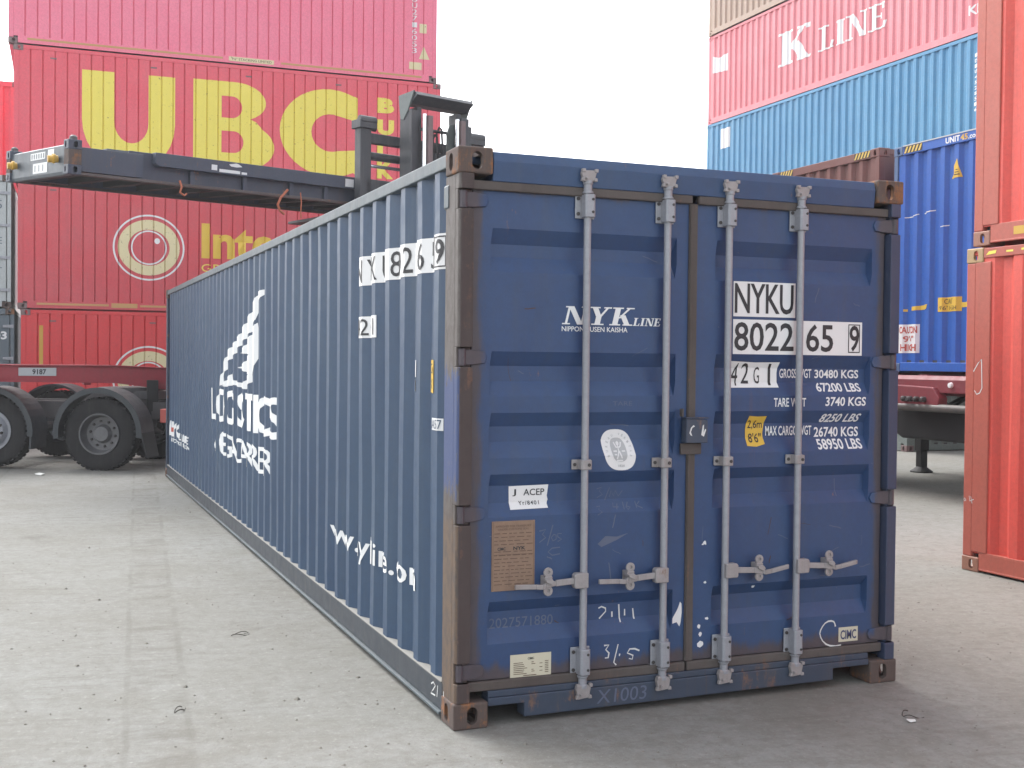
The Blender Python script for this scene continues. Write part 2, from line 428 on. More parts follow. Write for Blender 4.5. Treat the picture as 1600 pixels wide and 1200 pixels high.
# ------------------------------------------------------------------ a container with plainer detail (stacks and trailers)
def container(label, mat, L=12.192, H=2.591, loc=(0, 0, 0), rz=0.0, group=None, side='trap', front='wall', cast=None,
              rail=None, post=None, pitch=0.278, rodmat=None, door_mat=None, kind='shipping_container', fpitch=0.235, dents=0):
    W = 2.438; cast = cast or mat; rail = rail or mat; post = post or mat
    t = thing(kind, label, 'container', loc, rz, group)
    pr = trap(L-.2, pitch, 0.036) if side == 'trap' else groove(L-.2, pitch)
    fl = Face((0.014, L-.1, 0), (0, -1, 0), (-1, 0, 0), pr)
    fr = Face((W-0.014, .1, 0), (0, 1, 0), (1, 0, 0), pr)
    if dents: fl.wob = dented(dents, L-.2, H, 14, .014)
    sheet('side_panel', fl, L-.2, .15, H-.06, mat, t, nz=14 if dents else 1); sheet('side_panel', fr, L-.2, .15, H-.06, mat, t)
    ff = Face((0.08, 0.02, 0), (1, 0, 0), (0, -1, 0), trap(W-.16, fpitch, 0.045, 0.02, 0.3, 0.18, 0.34))
    fb = Face((W-0.08, L-0.02, 0), (-1, 0, 0), (0, 1, 0), trap(W-.16, fpitch, 0.045, 0.02, 0.3, 0.18, 0.34))
    sheet('end_panel', fb, W-.16, .12, H-.1, mat, t)
    if front == 'wall':
        sheet('end_panel', ff, W-.16, .12, H-.1, mat, t)
    else:
        dm = door_mat or mat
        for a, b in ((.09, W/2-.006), (W/2+.006, W-.09)):
            d = MB().box(a, b, .03, .09, .13, H-.13).build('door', dm, t, 0.006)
            for xx in ((a+b)/2-.2, (a+b)/2+.25):
                MB().tube([(xx, .012, .08), (xx, .012, H-.08)], .019, 10).build('lock_rod', rodmat or GALV, t, smooth=True)
            for k in range(4):
                z = .35 + k*(H-.7)/3; s = a if a < 1 else b; sg = 1 if a < 1 else -1
                MB().prism([(s-.075*sg, .0, z-.035), (s+.12*sg, .0, z-.025), (s+.12*sg, .0, z+.025), (s-.075*sg, .0, z+.035)], (0, .029, 0)).build('hinge', rodmat or GALV, d, 0.004)
    MB().box(.015, W-.015, .02, L-.02, H-.055, H-.012).build('roof', mat, t)
    MB().box(.05, W-.05, .06, L-.06, .13, .16).build('floor', STEELD, t)
    for x0, x1 in ((0.004, .075), (W-.075, W-.004)):
        for y0, y1 in ((0.004, .10), (L-.10, L-.004)):
            MB().box(x0, x1, y0, y1, .118, H-.118).build('corner_post', post, t, 0.008)
    for x0, x1, lx0, lx1 in ((0.006, .055, .002, .03), (W-.055, W-.006, W-.03, W-.002)):
        MB().box(x0, x1, .178, L-.178, H-.085, H-.008).build('top_rail', rail, t, 0.005)
        b_ = MB(); b_.box(x0, x1, .178, L-.178, .03, .165); b_.box(lx0, lx1, .18, L-.18, .018, .034)
        b_.build('bottom_rail', rail, t, 0.004)
    for y0, y1 in ((0.006, .075), (L-.075, L-.006)):
        MB().box(.165, W-.165, y0, y1, H-.118, H-.006).build('header', mat, t, 0.006)
        MB().box(.165, W-.165, y0, y1, .02, .13).build('sill', mat, t, 0.006)
    castings(t, W, L, H, cast)
    return t, fl, ff

# ------------------------------------------------------------------ ground
def ground_material():
    mt, nt, b = nodes_of('dusty_concrete')
    co = objco(nt)
    sx0 = N(nt, 'ShaderNodeSeparateXYZ'); nt.links.new(co, sx0.inputs[0])
    big = noise(nt, co, 0.16, 5, 0.6); mid = noise(nt, co, 0.9, 8, 0.7, 0.4); fine = noise(nt, co, 9, 10, 0.78)
    c = mixc(nt, ramp(nt, big, 0.35, 0.65), (0.182, 0.181, 0.165), (0.218, 0.224, 0.214))
    c = mixc(nt, mul(nt, ramp(nt, mid, 0.44, 0.66), 0.68), c, (0.155, 0.150, 0.130))
    # tyre smears and drag marks running both ways across the yard
    wv = N(nt, 'ShaderNodeMapping'); wv.inputs['Rotation'].default_value = (0, 0, R(12)); nt.links.new(co, wv.inputs['Vector'])
    s1 = ramp(nt, noise(nt, mapped(nt, wv.outputs[0], (0.45, 4.2, 1)), 2.0, 8, 0.72, 0.3), 0.50, 0.74)
    c = mixc(nt, mul(nt, mul(nt, s1, ramp(nt, noise(nt, co, 0.5, 4), 0.36, 0.58)), 0.8), c, (0.120, 0.113, 0.098))
    rot = N(nt, 'ShaderNodeMapping'); rot.inputs['Rotation'].default_value = (0, 0, R(-14)); nt.links.new(co, rot.inputs['Vector'])
    s2 = ramp(nt, noise(nt, mapped(nt, rot.outputs[0], (3.0, 0.22, 1)), 1.4, 7, 0.7, 0.2), 0.54, 0.78)
    c = mixc(nt, mul(nt, s2, 0.45), c, (0.125, 0.12, 0.105))
    c = mixc(nt, mul(nt, ramp(nt, sx0.outputs['X'], 0.3, 3.5), 0.35), c, (0.228, 0.221, 0.194))
    c = mixc(nt, mul(nt, ramp(nt, fine, 0.42, 0.66), 0.62), c, (0.140, 0.135, 0.118))
    g1 = noise(nt, mapped(nt, co, (1, 1, 1), (4, 6, 0)), 19, 10, 0.85)
    c = mixc(nt, mul(nt, ramp(nt, g1, 0.50, 0.64), 0.55), c, (0.125, 0.119, 0.104))
    c = mixc(nt, mul(nt, ramp(nt, g1, 0.46, 0.34), 0.55), c, (0.30, 0.30, 0.28))
    c = mixc(nt, mul(nt, ramp(nt, noise(nt, mapped(nt, co, (1, 1, 1), (5, 3, 0)), 30, 6, 0.8), 0.56, 0.70), 0.6), c, (0.32, 0.32, 0.30))
    c = mixc(nt, mul(nt, ramp(nt, noise(nt, mapped(nt, co, (1, 1, 1), (9, 1, 0)), 55, 4, 0.75), 0.60, 0.70), 0.55), c, (0.10, 0.094, 0.08))
    st = ramp(nt, noise(nt, mapped(nt, co, (1, 1, 1), (2, 8, 0)), 0.55, 6, 0.7, 0.6), 0.60, 0.72)
    c = mixc(nt, mul(nt, st, 0.68), c, (0.105, 0.098, 0.086))
    sx = N(nt, 'ShaderNodeSeparateXYZ'); nt.links.new(co, sx.inputs[0])
    sl = mul(nt, sx.outputs['X'], mul(nt, sx.outputs['Y'], -0.08), 'ADD')
    sl = mul(nt, sl, mul(nt, noise(nt, co, 2.0, 4), 0.05), 'ADD')
    tr = None
    for c0, w0 in ((1.365, .022), (1.09, .026), (3.1, .03), (4.55, .03)):
        d_ = mul(nt, mul(nt, sl, c0, 'ADD'), 0.0, 'ADD'); ab = N(nt, 'ShaderNodeMath', operation='ABSOLUTE'); nt.links.new(d_, ab.inputs[0])
        k_ = ramp(nt, ab.outputs[0], w0, w0*.3); tr = k_ if tr is None else mul(nt, tr, k_, 'MAXIMUM')
    tr = mul(nt, tr, ramp(nt, noise(nt, co, 1.3, 6, 0.7), 0.40, 0.60))
    c = mixc(nt, mul(nt, tr, 0.45), c, (0.11, 0.105, 0.09))
    ab = N(nt, 'ShaderNodeMath', operation='ABSOLUTE'); nt.links.new(mul(nt, sl, 1.22, 'ADD'), ab.inputs[0])
    bd = mul(nt, ramp(nt, ab.outputs[0], .17, .10), ramp(nt, noise(nt, mapped(nt, co, (1.2, 2.6, 1)), 1.7, 7, 0.72), 0.47, 0.62))
    c = mixc(nt, mul(nt, bd, 0.55), c, (0.115, 0.108, 0.093))
    nt.links.new(c, b.inputs['Base Color']); b.inputs['Roughness'].default_value = 0.93
    bump(nt, b, mul(nt, mul(nt, mid, 0.4), mul(nt, fine, 0.6), 'ADD'), 0.8, 0.025)
    return mt
GM = ground_material()
mb = MB()
xs = [-900, -200, -60, -20, -6, 0, 6, 20, 60, 200, 900]
for y in xs:
    for x in xs: mb.v.append(Vector((x, y, 0)))
for j in range(10):
    for i in range(10): mb.f.append((j*11+i, j*11+i+1, (j+1)*11+i+1, (j+1)*11+i))
g = mb.build('ground', GM); g['kind'] = 'structure'

# ------------------------------------------------------------------ the blue container in front
W, L, H = 2.438, 12.192, 2.591
con = thing('shipping_container', 'large dark blue container in front with closed doors and four grey locking bars', 'container')
zc = lambda z: z + .0091*(z-1.64)
xc = lambda x: x + .0091*(x+1.736)
relief = []
for a, b_, c_, d_ in ((2.236, 2.168, 2.110, 2.042), (1.687, 1.622, 1.553, 1.487), (1.412, 1.349, 1.280, 1.208), (1.136, 1.082, 1.004, .944), (.565, .513, .440, .374)):
    relief += [(zc(d_), 0), (zc(c_), .036), (zc(b_), .036), (zc(a), 0)]
relief = [(0, 0)] + sorted(relief) + [(H, 0)]
DF = Face((0, .045, 0), (1, 0, 0), (0, -1, 0), None, relief)
FLATF = Face((0, .045, 0), (1, 0, 0), (0, -1, 0))
def door(x0, x1, r0, r1):
    mb = MB(); z0, z1 = .205, 2.425
    xs_ = [x0, r0-.003, r0+.007, r1-.007, r1+.003, x1]; mk = [0, 0, 1, 1, 0, 0]
    zs = [z0] + [z for z in DF.fv if z0 < z < z1] + [z1]
    for z in zs:
        for x, k in zip(xs_, mk): mb.v.append(Vector((x, .045 + DF.ip(relief, z)*k, z)))
    n = len(xs_)
    for j in range(len(zs)-1):
        for i in range(n-1): mb.f.append((j*n+i, j*n+i+1, (j+1)*n+i+1, (j+1)*n+i))
    mb.box(x0, x1, .088, .115, z0, z1)
    mb.box(x0, x0+.004, .047, .088, z0, z1); mb.box(x1-.004, x1, .047, .088, z0, z1)
    mb.box(x0+.005, x1-.005, .047, .088, z0, z0+.004); mb.box(x0+.005, x1-.005, .047, .088, z1-.004, z1)
    return mb.build('door', NAVYD, con, fix=False)
dl = door(.085, 1.190, xc(.158), xc(1.098)); dr = door(1.238, 2.353, xc(1.317), xc(2.238))
# hinges
for z0, z1 in ((2.324, 2.394), (1.624, 1.694), (.922, .992), (.214, .284)):
    zm = (z0+z1)/2
    for d, s, xb in ((dl, 1, 0), (dr, -1, W)):
        mb = MB()
        P = lambda a: xb + s*a
        mb.prism([(P(.036), .022, z0), (P(.080), .026, z0+.001), (P(.148), .034, zm-.026), (P(.160), .038, zm), (P(.148), .034, zm+.026), (P(.080), .026, z1-.001), (P(.036), .022, z1)], (0, .022, 0))
        mb.tube([(P(.034), .026, z0-.004), (P(.034), .026, z1+.004)], .017, 12)
        mb.build('hinge', NAVYD, d, .004)
# front corner posts, notched where the hinge pins sit
def jpost(xb, s, mat):
    mb = MB(); P = lambda a: xb + s*a
    def bx(a, b, y0, y1, z0, z1): mb.box(min(P(a), P(b)), max(P(a), P(b)), y0, y1, z0, z1)
    bx(.008, .05, .060, .19, .118, H-.118)
    zs = [.118, .205, .296, .912, 1.002, 1.616, 1.704, 2.316, 2.404, H-.118]
    for k in range(len(zs)-1):
        if k % 2 == 0:
            mb.prism([(P(.008), .060, zs[k]), (P(.008), .020, zs[k]), (P(.013), .008, zs[k]), (P(.024), .003, zs[k]), (P(.068), .003, zs[k]), (P(.074), .012, zs[k]), (P(.074), .060, zs[k])], (0, 0, zs[k+1]-zs[k]))
        else:
            bx(.008, .05, .030, .060, zs[k], zs[k+1])
    return mb.build('corner_post', mat, con, .003)
pl = jpost(0, 1, POSTM); pl['label'] = 'rusty worn corner post with a blue repainted stretch'
jpost(W, -1, NAVYR)
zs = [.118, .205, .296, .912, 1.002, 1.616, 1.704, 2.316, 2.404, H-.118]
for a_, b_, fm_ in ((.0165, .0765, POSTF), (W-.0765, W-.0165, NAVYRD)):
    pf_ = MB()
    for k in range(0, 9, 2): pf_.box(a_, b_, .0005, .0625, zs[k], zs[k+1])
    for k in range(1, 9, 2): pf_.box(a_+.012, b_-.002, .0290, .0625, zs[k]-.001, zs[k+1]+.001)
    pf_.build('post_front_face', fm_, con, .004)  # added front strips; the left one has shade in its colour
for x0, x1 in ((.006, .08), (W-.08, W-.006)): MB().box(x0, x1, L-.14, L-.006, .118, H-.118).build('corner_post', NAVYR, con, .006)
# darker inner jambs beside the doors
for x0, x1 in ((.055, .083), (W-.083, W-.055)): MB().box(x0, x1, .062, .14, .15, 2.45).build('door_jamb', BROWNGASK, con)
# header, sill with fork notches, gaskets
MB().prism([(.17, .020, 2.446), (.17, .010, 2.535), (.17, .022, 2.578), (.17, .12, 2.578), (.17, .12, 2.446)], (2.096, 0, 0)).build('header', NAVY, con, .004)
sp = [(.168, .128), (.168, .092), (.345, .092), (.345, .028), (2.048, .040), (2.048, .098), (2.27, .098), (2.27, .128)]
MB().prism([(x, .012, z) for x, z in sp] , (0, .09, 0)).build('sill', NAVYR, con, .004)
MB().box(.17, 2.27, .019, .10, .129, .158).build('sill_ledge', NAVYR, con, .003)
gk = MB(); gk.box(.078, 1.20, .022, .05, 2.406, 2.447); gk.box(1.235, 2.36, .022, .05, 2.406, 2.447)
gk.build('top_gasket', BROWNGASK, con, .006)
gk = MB(); gk.box(.078, 1.19, .026, .05, .158, .202); gk.box(1.20, 2.36, .026, .05, .158, .202)
gk.build('bottom_gasket', BROWNGASK, con, .006)
gk = MB(); gk.box(1.190, 1.235, .034, .06, .203, 2.408); gk.box(1.194, 1.205, .028, .034, .22, 2.40)
gk.build('centre_gasket', BROWNGASK, con, .004)
# lock box over the seam
lb = MB(); lb.prism([(1.155, -.020, 1.262), (1.272, -.020, 1.262), (1.272, -.020, 1.372), (1.155, -.020, 1.378)], (0, .05, 0)); lb.box(1.150, 1.276, -.024, .03, 1.378, 1.384)
lo = lb.build('lock_box', NAVYR, con, .005)
MB().box(1.148, 1.262, .020, .034, 1.205, 1.258).build('lock_plate', BROWNGASK, con, .003); MB().box(1.146, 1.154, .004, .034, 1.386, 1.425).build('lock_plate', BROWNGASK, con, .003)
artworks('paint_chip', [(shape([(1.17, 1.31), (1.178, 1.335), (1.192, 1.348), (1.2, 1.342), (1.186, 1.335), (1.178, 1.315), (1.186, 1.296), (1.176, 1.30)]), CHALK, .001),
    (shape([(1.235, 1.30), (1.243, 1.345), (1.25, 1.35), (1.248, 1.31), (1.256, 1.33), (1.262, 1.325), (1.25, 1.292)]), CHALK, .001)], Face((0, -.020, 0), (1, 0, 0), (0, -1, 0)), lo)
# lock rods
for k, (x, s) in enumerate(((.635, -1), (1.056, -1), (1.397, 1), (1.813, 1))):
    rod = MB().tube([(x, .010, .13), (x, .010, .20), (x, .010, .335), (x, .010, 2.29), (x, .010, 2.49)], .0172, 14).build('lock_rod', GALV, con, smooth=True)
    for z0, z1 in ((2.304, 2.418), (.192, .320)):
        mb = MB(); zm = (z0+z1)/2
        mb.prism([(x-.052, .040, z0), (x+.046, .040, z0), (x+.046, .040, z1), (x-.052, .040, z1)], (0, -.008, 0))
        mb.prism([(x-.024, .034, z0+.004), (x-.022, -.012, z0+.004), (x-.012, -.019, z0+.004), (x+.020, -.019, z0+.004), (x+.030, -.010, z0+.004), (x+.032, .034, z0+.004)], (0, 0, z1-z0-.008))
        b_ = mb.build('rod_bracket', GALV, rod, .003)
        for dx, dz in ((-.038, .018), (-.038, -.018), (.038, .018), (.038, -.018)):
            c = (x+dx, .031, (z1-.022 if dz > 0 else z0+.022)); MB().lathe([(0, -.004), (.0085, -.004), (.0085, .003), (0, .003)], c, (0, 1, 0), 10).build('bolt', BOLT, rod)
        for dz in (z1-.028, z0+.028): MB().lathe([(0, -.002), (.0065, -.002), (.0065, .002), (0, .002)], (x+.014, -.0195, dz), (0, 1, 0), 10).build('bolt', BOLT, rod)
        e = 1 if z0 > 1 else -1; zz = z1 if e > 0 else z0
        MB().lathe([(0, 0), (.026, 0), (.026, .006), (.020, .012), (.020, .040), (.024, .044), (.024, .058), (0, .058)], (x, .010, zz), (0, 0, e), 14).build('rod_collar', GALV, rod, smooth=True)
    # cam ends and their keepers
    for zz, e, kz in ((2.498, 1, (2.470, 2.523)), (.115, -1, (.085, .150))):
        mb = MB(); z0, z1 = kz
        mb.prism([(x-.028, -.010, z0), (x+.026, -.010, z0+.006), (x+.036, -.010, z1-.008), (x+.018, -.010, z1), (x-.036, -.010, z1-.002), (x-.040, -.010, z1-.016)], (0, .022, 0))
        for q in (-.038, .026):
            mb.prism([(x+q, -.016, z1-.010), (x+q+.016, -.016, z1-.010), (x+q+.016, -.016, z1+.006), (x+q, -.016, z1+.006)], (0, .022, 0))
            mb.prism([(x+q-.004, -.014, z0+.002), (x+q+.014, -.014, z0+.002), (x+q+.012, -.014, z0+.018), (x+q, -.014, z0+.018)], (0, .020, 0))
        mb.lathe([(0, -.012), (.007, -.012), (.007, .0), (0, .0)], (x-.018, -.012, (z0+z1)/2-.01), (0, 1, 0), 8)
        mb.build('cam_lock', GALVR, rod, .004)
    z0, z1 = 1.146, 1.192
    mb = MB(); mb.box(x-.056, x+.044, .032, .040, z0, z1)
    mb.prism([(x-.026, .036, z0+.001), (x-.026, -.004, z0+.001), (x-.018, -.012, z0+.001), (x+.022, -.012, z0+.001), (x+.030, -.004, z0+.001), (x+.030, .036, z0+.001)], (0, 0, z1-z0-.002))
    mb.build('rod_guide', GALVR, rod, .003)
    for dx, y in ((-.042, .030), (.012, -.013), (.038, .030)): MB().lathe([(0, -.003), (.008, -.003), (.008, .002), (0, .002)], (x+dx, y, (z0+z1)/2), (0, 1, 0), 10).build('bolt', BOLT, rod)
    # hub and handle
    MB().prism([(x+s*-.012, -.022, .602), (x+s*.054, -.022, .602), (x+s*.058, -.022, .612), (x+s*.058, -.022, .662), (x+s*.050, -.022, .672), (x+s*-.012, -.022, .672)], (0, .040, 0)).build('handle_hub', GALVR, rod, .004)
    x1 = x + s*.055; xe = x + s*.352
    hp = [(x1, -.012, .637), (x+s*.15, -.016, .632), (x+s*.20, -.018, .624), (x+s*.215, -.020, .618), (x+s*.25, -.020, .622), (xe, -.020, .626 if k < 2 else .640)]
    mb = MB()
    for a, b_ in zip(hp, hp[1:]):
        hh = .014 if abs(b_[0]-x) < .2 else .011
        mb.prism([(a[0], a[1], a[2]-hh), (b_[0], b_[1], b_[2]-hh), (b_[0], b_[1], b_[2]+hh), (a[0], a[1], a[2]+hh)], (0, .016, 0))
    mb.build('handle', GALVR, rod, .003)
    cxp = x + s*.186
    mb = MB()
    for z, d in ((.683, 1), (.598, -1)):
        mb.lathe([(.008, .0), (.0225, .0), (.0225, .010), (.008, .010)], (cxp, -.010, z), (0, 1, 0), 20, closed=True)
        mb.box(cxp-.019, cxp+.019, -.012, .040, min(z-d*.018, z-d*.046), max(z-d*.018, z-d*.046))
    mb.prism([(cxp-.021, -.030, .655), (cxp+.012, -.030, .655), (cxp+.024, -.030, .640), (cxp+.012, -.030, .628), (cxp-.016, -.030, .640)], (0, .014, 0))
    mb.lathe([(0, 0), (.010, 0), (.010, .012), (0, .012)], (cxp, -.004, .683), (0, 1, 0), 12); mb.lathe([(0, 0), (.010, 0), (.010, .012), (0, .012)], (cxp, -.004, .598), (0, 1, 0), 12)
    mb.build('handle_catch', GALVR, rod, .002)
# roof, rails, rear
MB().box(.05, W-.05, .12, L-.1, 2.535, 2.565).build('roof', NAVYS, con)
MB().box(.06, W-.06, .12, L-.1, .14, .165).build('floor', STEELD, con)
for s, xb in ((1, 0), (-1, W)):
    P = lambda a: xb + s*a
    mb = MB(); mb.prism([(P(.004), .178, 2.515), (P(.004), .178, 2.578), (P(.064), .178, 2.578), (P(.064), .178, 2.515)], (0, L-.356, 0))
    mb.build('top_rail', RAILP, con, .006)
    mb = MB(); mb.prism([(P(.006), .178, .044), (P(.006), .178, .168), (P(.052), .178, .172), (P(.052), .178, .164), (P(.014), .178, .160), (P(.014), .178, .044)], (0, L-.356, 0))
    MB().prism([(P(.003), .19, .1725), (P(.056), .19, .1725), (P(.056), .19, .1755), (P(.003), .19, .1755)], (0, L-.38, 0)).build('dusty_ledge', DUST, con)
    MB().prism([(P(-.010), .178, .028), (P(-.010), .178, .041), (P(.075), .178, .041), (P(.075), .178, .028)], (0, L-.356, 0)).build('lower_flange', RAILP, con, .002)
    mb.build('bottom_rail', paint('rail_dusty_%s' % ('a' if s > 0 else 'b'), (.030, .038, .050), rust=.2, dirt=.5, fade=.5, fadecol=(.045, .055, .068), dirtcol=(.075, .076, .074)) if True else RAILP, con, .003)
# long corrugated sides
YE = 12.1
bp = []
for k in range(43):
    c = .335 + .272*k
    bp += [(c-.103, .036), (c-.035, 0), (c+.035, 0), (c+.103, .036)]
bp = [(y, d) for y, d in bp if y < YE-.05]
pu = sorted([(YE-y, d) for y, d in bp]); pu = [(0, .036)] + pu + [(YE-.10, .036)]
SF = Face((.014, YE, 0), (0, -1, 0), (-1, 0, 0), pu)
SF.wob = dented(5, 12.0, 2.6, 30, .006)
sideL = sheet('side_panel', SF, YE-.10, .165, 2.52, NAVYS, con, nz=20)
SFR = Face((W-.014, .1, 0), (0, 1, 0), (1, 0, 0), [(YE-.1-u, d) for u, d in reversed(pu)])
sheet('side_panel', SFR, YE-.10, .165, 2.52, NAVYS, con)
sheet('end_panel', Face((W-.08, L-.03, 0), (-1, 0, 0), (0, 1, 0), trap(W-.16, .25, .045, .02)), W-.16, .12, 2.48, NAVYS, con)
MB().box(.165, W-.165, L-.08, L-.006, 2.472, 2.583).build('header', NAVYS, con, .005)
MB().box(.165, W-.165, L-.08, L-.006, .03, .13).build('sill', NAVYS, con, .005)
castings(con, W, L, H, {'else': RUSTY})
MB().prism([(.012, .145, 2.325), (.003, .145, 2.335), (.003, .145, 2.43), (.012, .145, 2.44)], (0, .06, 0)).build('side_bracket', RAILP, con, .002)

# ---- lettering on the long side (u = YE - y)
U = lambda y: YE - y
def SB(y0, z0, y1, z1): return (U(y0), z0, U(y1), z1)
artwork('number_panel', [(merge(rect(*SB(1.80, 2.066, .245, 2.232))), STICK, .003), (text('NYKU 802265', SB(1.78, 2.082, .44, 2.214), 0, 0, 1.3), BLACK, .0055),
    (text('9', SB(.345, 2.09, .265, 2.208), .01), BLACK, .0055), (shape([(U(.37), 2.077), (U(.253), 2.077), (U(.253), 2.221), (U(.37), 2.221)], [(U(.362), 2.083), (U(.261), 2.083), (U(.261), 2.215), (U(.362), 2.215)]), BLACK, .0055)], SF, sideL)
artwork('size_panel', [(rect(*SB(1.80, 1.768, 1.375, 1.89)), STICK, .003), (text('42G1', SB(1.78, 1.782, 1.41, 1.876)), BLACK, .0055)], SF, sideL)
artwork('height_sticker', [(rect(*SB(.50, 1.49, .355, 1.646)), YSTICK, .003), (text("2,6m", SB(.49, 1.575, .365, 1.63)), BLACK, .0055), (text("8'6\"", SB(.485, 1.505, .37, 1.56)), BLACK, .0055)], SF, sideL)
artworks('notice_sticker', [(rect(*SB(.715, 1.492, .64, 1.55)), STICK, .003), [(rect(*SB(.70, 1.562, .63, 1.645)), STICK, .003), (text('i', SB(.675, 1.575, .655, 1.635)), BLACK, .0055)]], SF, sideL)
artwork('number_label', [(rect(*SB(.375, 1.318, .262, 1.375)), WHITEF, .003), (text('A57', SB(.365, 1.325, .272, 1.368)), NAVYS, .0055)], SF, sideL)
LB = lambda s, y0, y1, z0, z1, b=.03, sh=0, sp_=1.0: text(s, SB(y0, z0, y1, z1), b, sh, sp_)
artworks('carrier_lettering', [(LB('LOGISTICS', 7.75, 4.20, 1.012, 1.345, .018), WHITE, .0035), (LB('&', 7.62, 7.42, .695, .92, .008), WHITE, .0035), (LB('MEGACARRIER', 7.30, 4.52, .695, .92, .008), WHITE, .0035)], SF, sideL)
s1 = [(4.961, 2.208), (5.159, 2.177), (5.439, 2.042), (5.736, 1.95), (6.049, 1.852), (6.324, 1.794), (6.612, 1.733), (6.852, 1.641), (7.124, 1.468), (7.16, 1.372), (6.968, 1.395), (6.847, 1.51), (6.608, 1.623), (6.32, 1.678), (6.045, 1.747), (5.751, 1.813), (5.433, 1.875), (5.18, 1.976), (5.11, 2.079), (4.73, 2.225)]
s2 = [(5.15, 1.95), (5.432, 1.851), (5.729, 1.762), (5.989, 1.695), (5.475, 1.685), (5.8, 1.60), (6.038, 1.563), (5.5, 1.509), (5.82, 1.419), (6.311, 1.444), (6.373, 1.53), (6.664, 1.46), (7.096, 1.372), (6.781, 1.372), (6.3, 1.40), (5.7, 1.375), (5.3, 1.47), (5.10, 1.692)]
artworks('sail_emblem', [(shape([(U(y), z) for y, z in s1]), WHITE, .0035), (shape([(U(y), z) for y, z in s2]), WHITE, .0035)], SF, sideL)
artwork('web_lettering', [(LB('www.nykline.com', 2.45, .62, .468, .640, .012), WHITE, .0035)], SF, sideL)
artworks('line_lettering', [(LB('NYK', 11.75, 10.75, .60, .80, .035, .2), WHITE, .0035), (LB('LINE', 10.7, 9.8, .60, .69, .02, .2), WHITE, .0035), (LB('NIPPON YUSEN KAISHA', 11.6, 9.75, .53, .58), WHITE, .0035), (rect(*SB(11.6, .66, 11.35, .72)), REDP, .005)], SF, sideL)
RF = Face((.006, YE, 0), (0, -1, 0), (-1, 0, 0))
artwork('chalk_mark', [(stroke([[(U(.33), .13), (U(.30), .145), (U(.27), .135), (U(.30), .11), (U(.335), .085), (U(.27), .09)], [(U(.235), .145), (U(.245), .09)], [(U(.15), .14), (U(.155), .07)]], .008), CHALK, .0015)], RF, con)

# ---- serif capitals for painted line names, as outlines in a unit box (w, strokes)
def serif(word, box, shear=0.0, fat=.24):
    adv = {'N': 1.0, 'Y': .95, 'K': 1.0, 'L': .78, 'I': .46, 'E': .80}
    fs = .07; polys = []; x = 0.0
    def st(x0, y0, x1, y1, w_): polys.append([(x0, y0), (x0+w_, y0), (x1+w_, y1), (x1, y1)])
    def sf(x0, x1, y): polys.append([(x0, y), (x1, y), (x1, y+fs), (x0, y+fs)])
    for ch in word:
        o = x
        if ch == 'N':
            st(o+.12, .0, o+.12, 1, .10); st(o+.66, 0, o+.12, 1, fat); st(o+.80, 0, o+.80, 1, .10); sf(o, o+.34, 0); sf(o, o+.3, 1-fs); sf(o+.68, o+1.0, 1-fs)
        elif ch == 'Y':
            st(o+.34, 0, o+.34, .5, fat); st(o+.34, .45, o+.08, 1, fat); st(o+.46, .45, o+.74, 1, .11); sf(o+.2, o+.74, 0); sf(o, o+.44, 1-fs); sf(o+.62, o+.96, 1-fs)
        elif ch == 'K':
            st(o+.12, 0, o+.12, 1, fat); st(o+.32, .40, o+.72, 1, .11); st(o+.68, 0, o+.38, .58, fat); sf(o, o+.48, 0); sf(o, o+.48, 1-fs); sf(o+.58, o+1.02, 0); sf(o+.6, o+.96, 1-fs)
        elif ch == 'L':
            st(o+.12, 0, o+.12, 1, fat); sf(o, o+.48, 1-fs); sf(o, o+.74, 0); st(o+.60, 0, o+.66, .30, .10)
        elif ch == 'I':
            st(o+.10, 0, o+.10, 1, fat); sf(o, o+.44, 0); sf(o, o+.44, 1-fs)
        elif ch == 'E':
            st(o+.12, 0, o+.12, 1, fat); sf(o, o+.74, 0); sf(o, o+.72, 1-fs); st(o+.62, 0, o+.68, .27, .10); st(o+.60, .75, o+.60, 1, .10); sf(o+.3, o+.54, .47); st(o+.50, .38, o+.50, .62, .08)
        x += adv[ch] + .06
    bms = []; tot = x - .06; u0, v0, u1, v1 = box
    for i, p in enumerate(polys):
        bm = bmesh.new(); bm.faces.new([bm.verts.new((u0+a/tot*(u1-u0)+shear*b*(v1-v0), v0+b*(v1-v0), 0)) for a, b in p]); bms.append(bm)
    return bms
def layered(bms, mt, off, d=.0004): return [(b, mt, off+d*(i % 11)) for i, b in enumerate(bms)]

# ---- stickers and marks on the doors
def DB(x0, z0, x1, z1): return (xc(x0), zc(z0), xc(x1), zc(z1))
T = lambda s, x0, z0, x1, z1, b=0.0, sh=0.0, sp_=1.0: text(s, DB(x0, z0, x1, z1), b, sh, sp_)
artwork('line_lettering', layered(serif('NYK', DB(.505, 1.815, .862, 1.898), .25), WHITE, .002) + layered(serif('LINE', DB(.868, 1.815, 1.012, 1.852), .25), WHITE, .002)
        + [(T('NIPPON YUSEN KAISHA', .505, 1.783, .842, 1.806, .01), WHITE, .002)], DF, dl)
cxb, czb = xc(.81), zc(1.235)
def sup(a, b, n=2.5, k=44, tilt=.0):
    o = []
    for i in range(k):
        t_ = 2*math.pi*i/k; c, s = math.cos(t_), math.sin(t_)
        x, y = a*math.copysign(abs(c)**(2/n), c), b*math.copysign(abs(s)**(2/n), s)
        o.append((cxb+x-tilt*y, czb+y))
    return o
words = 'BUREAU VERITAS'; ringtxt = []
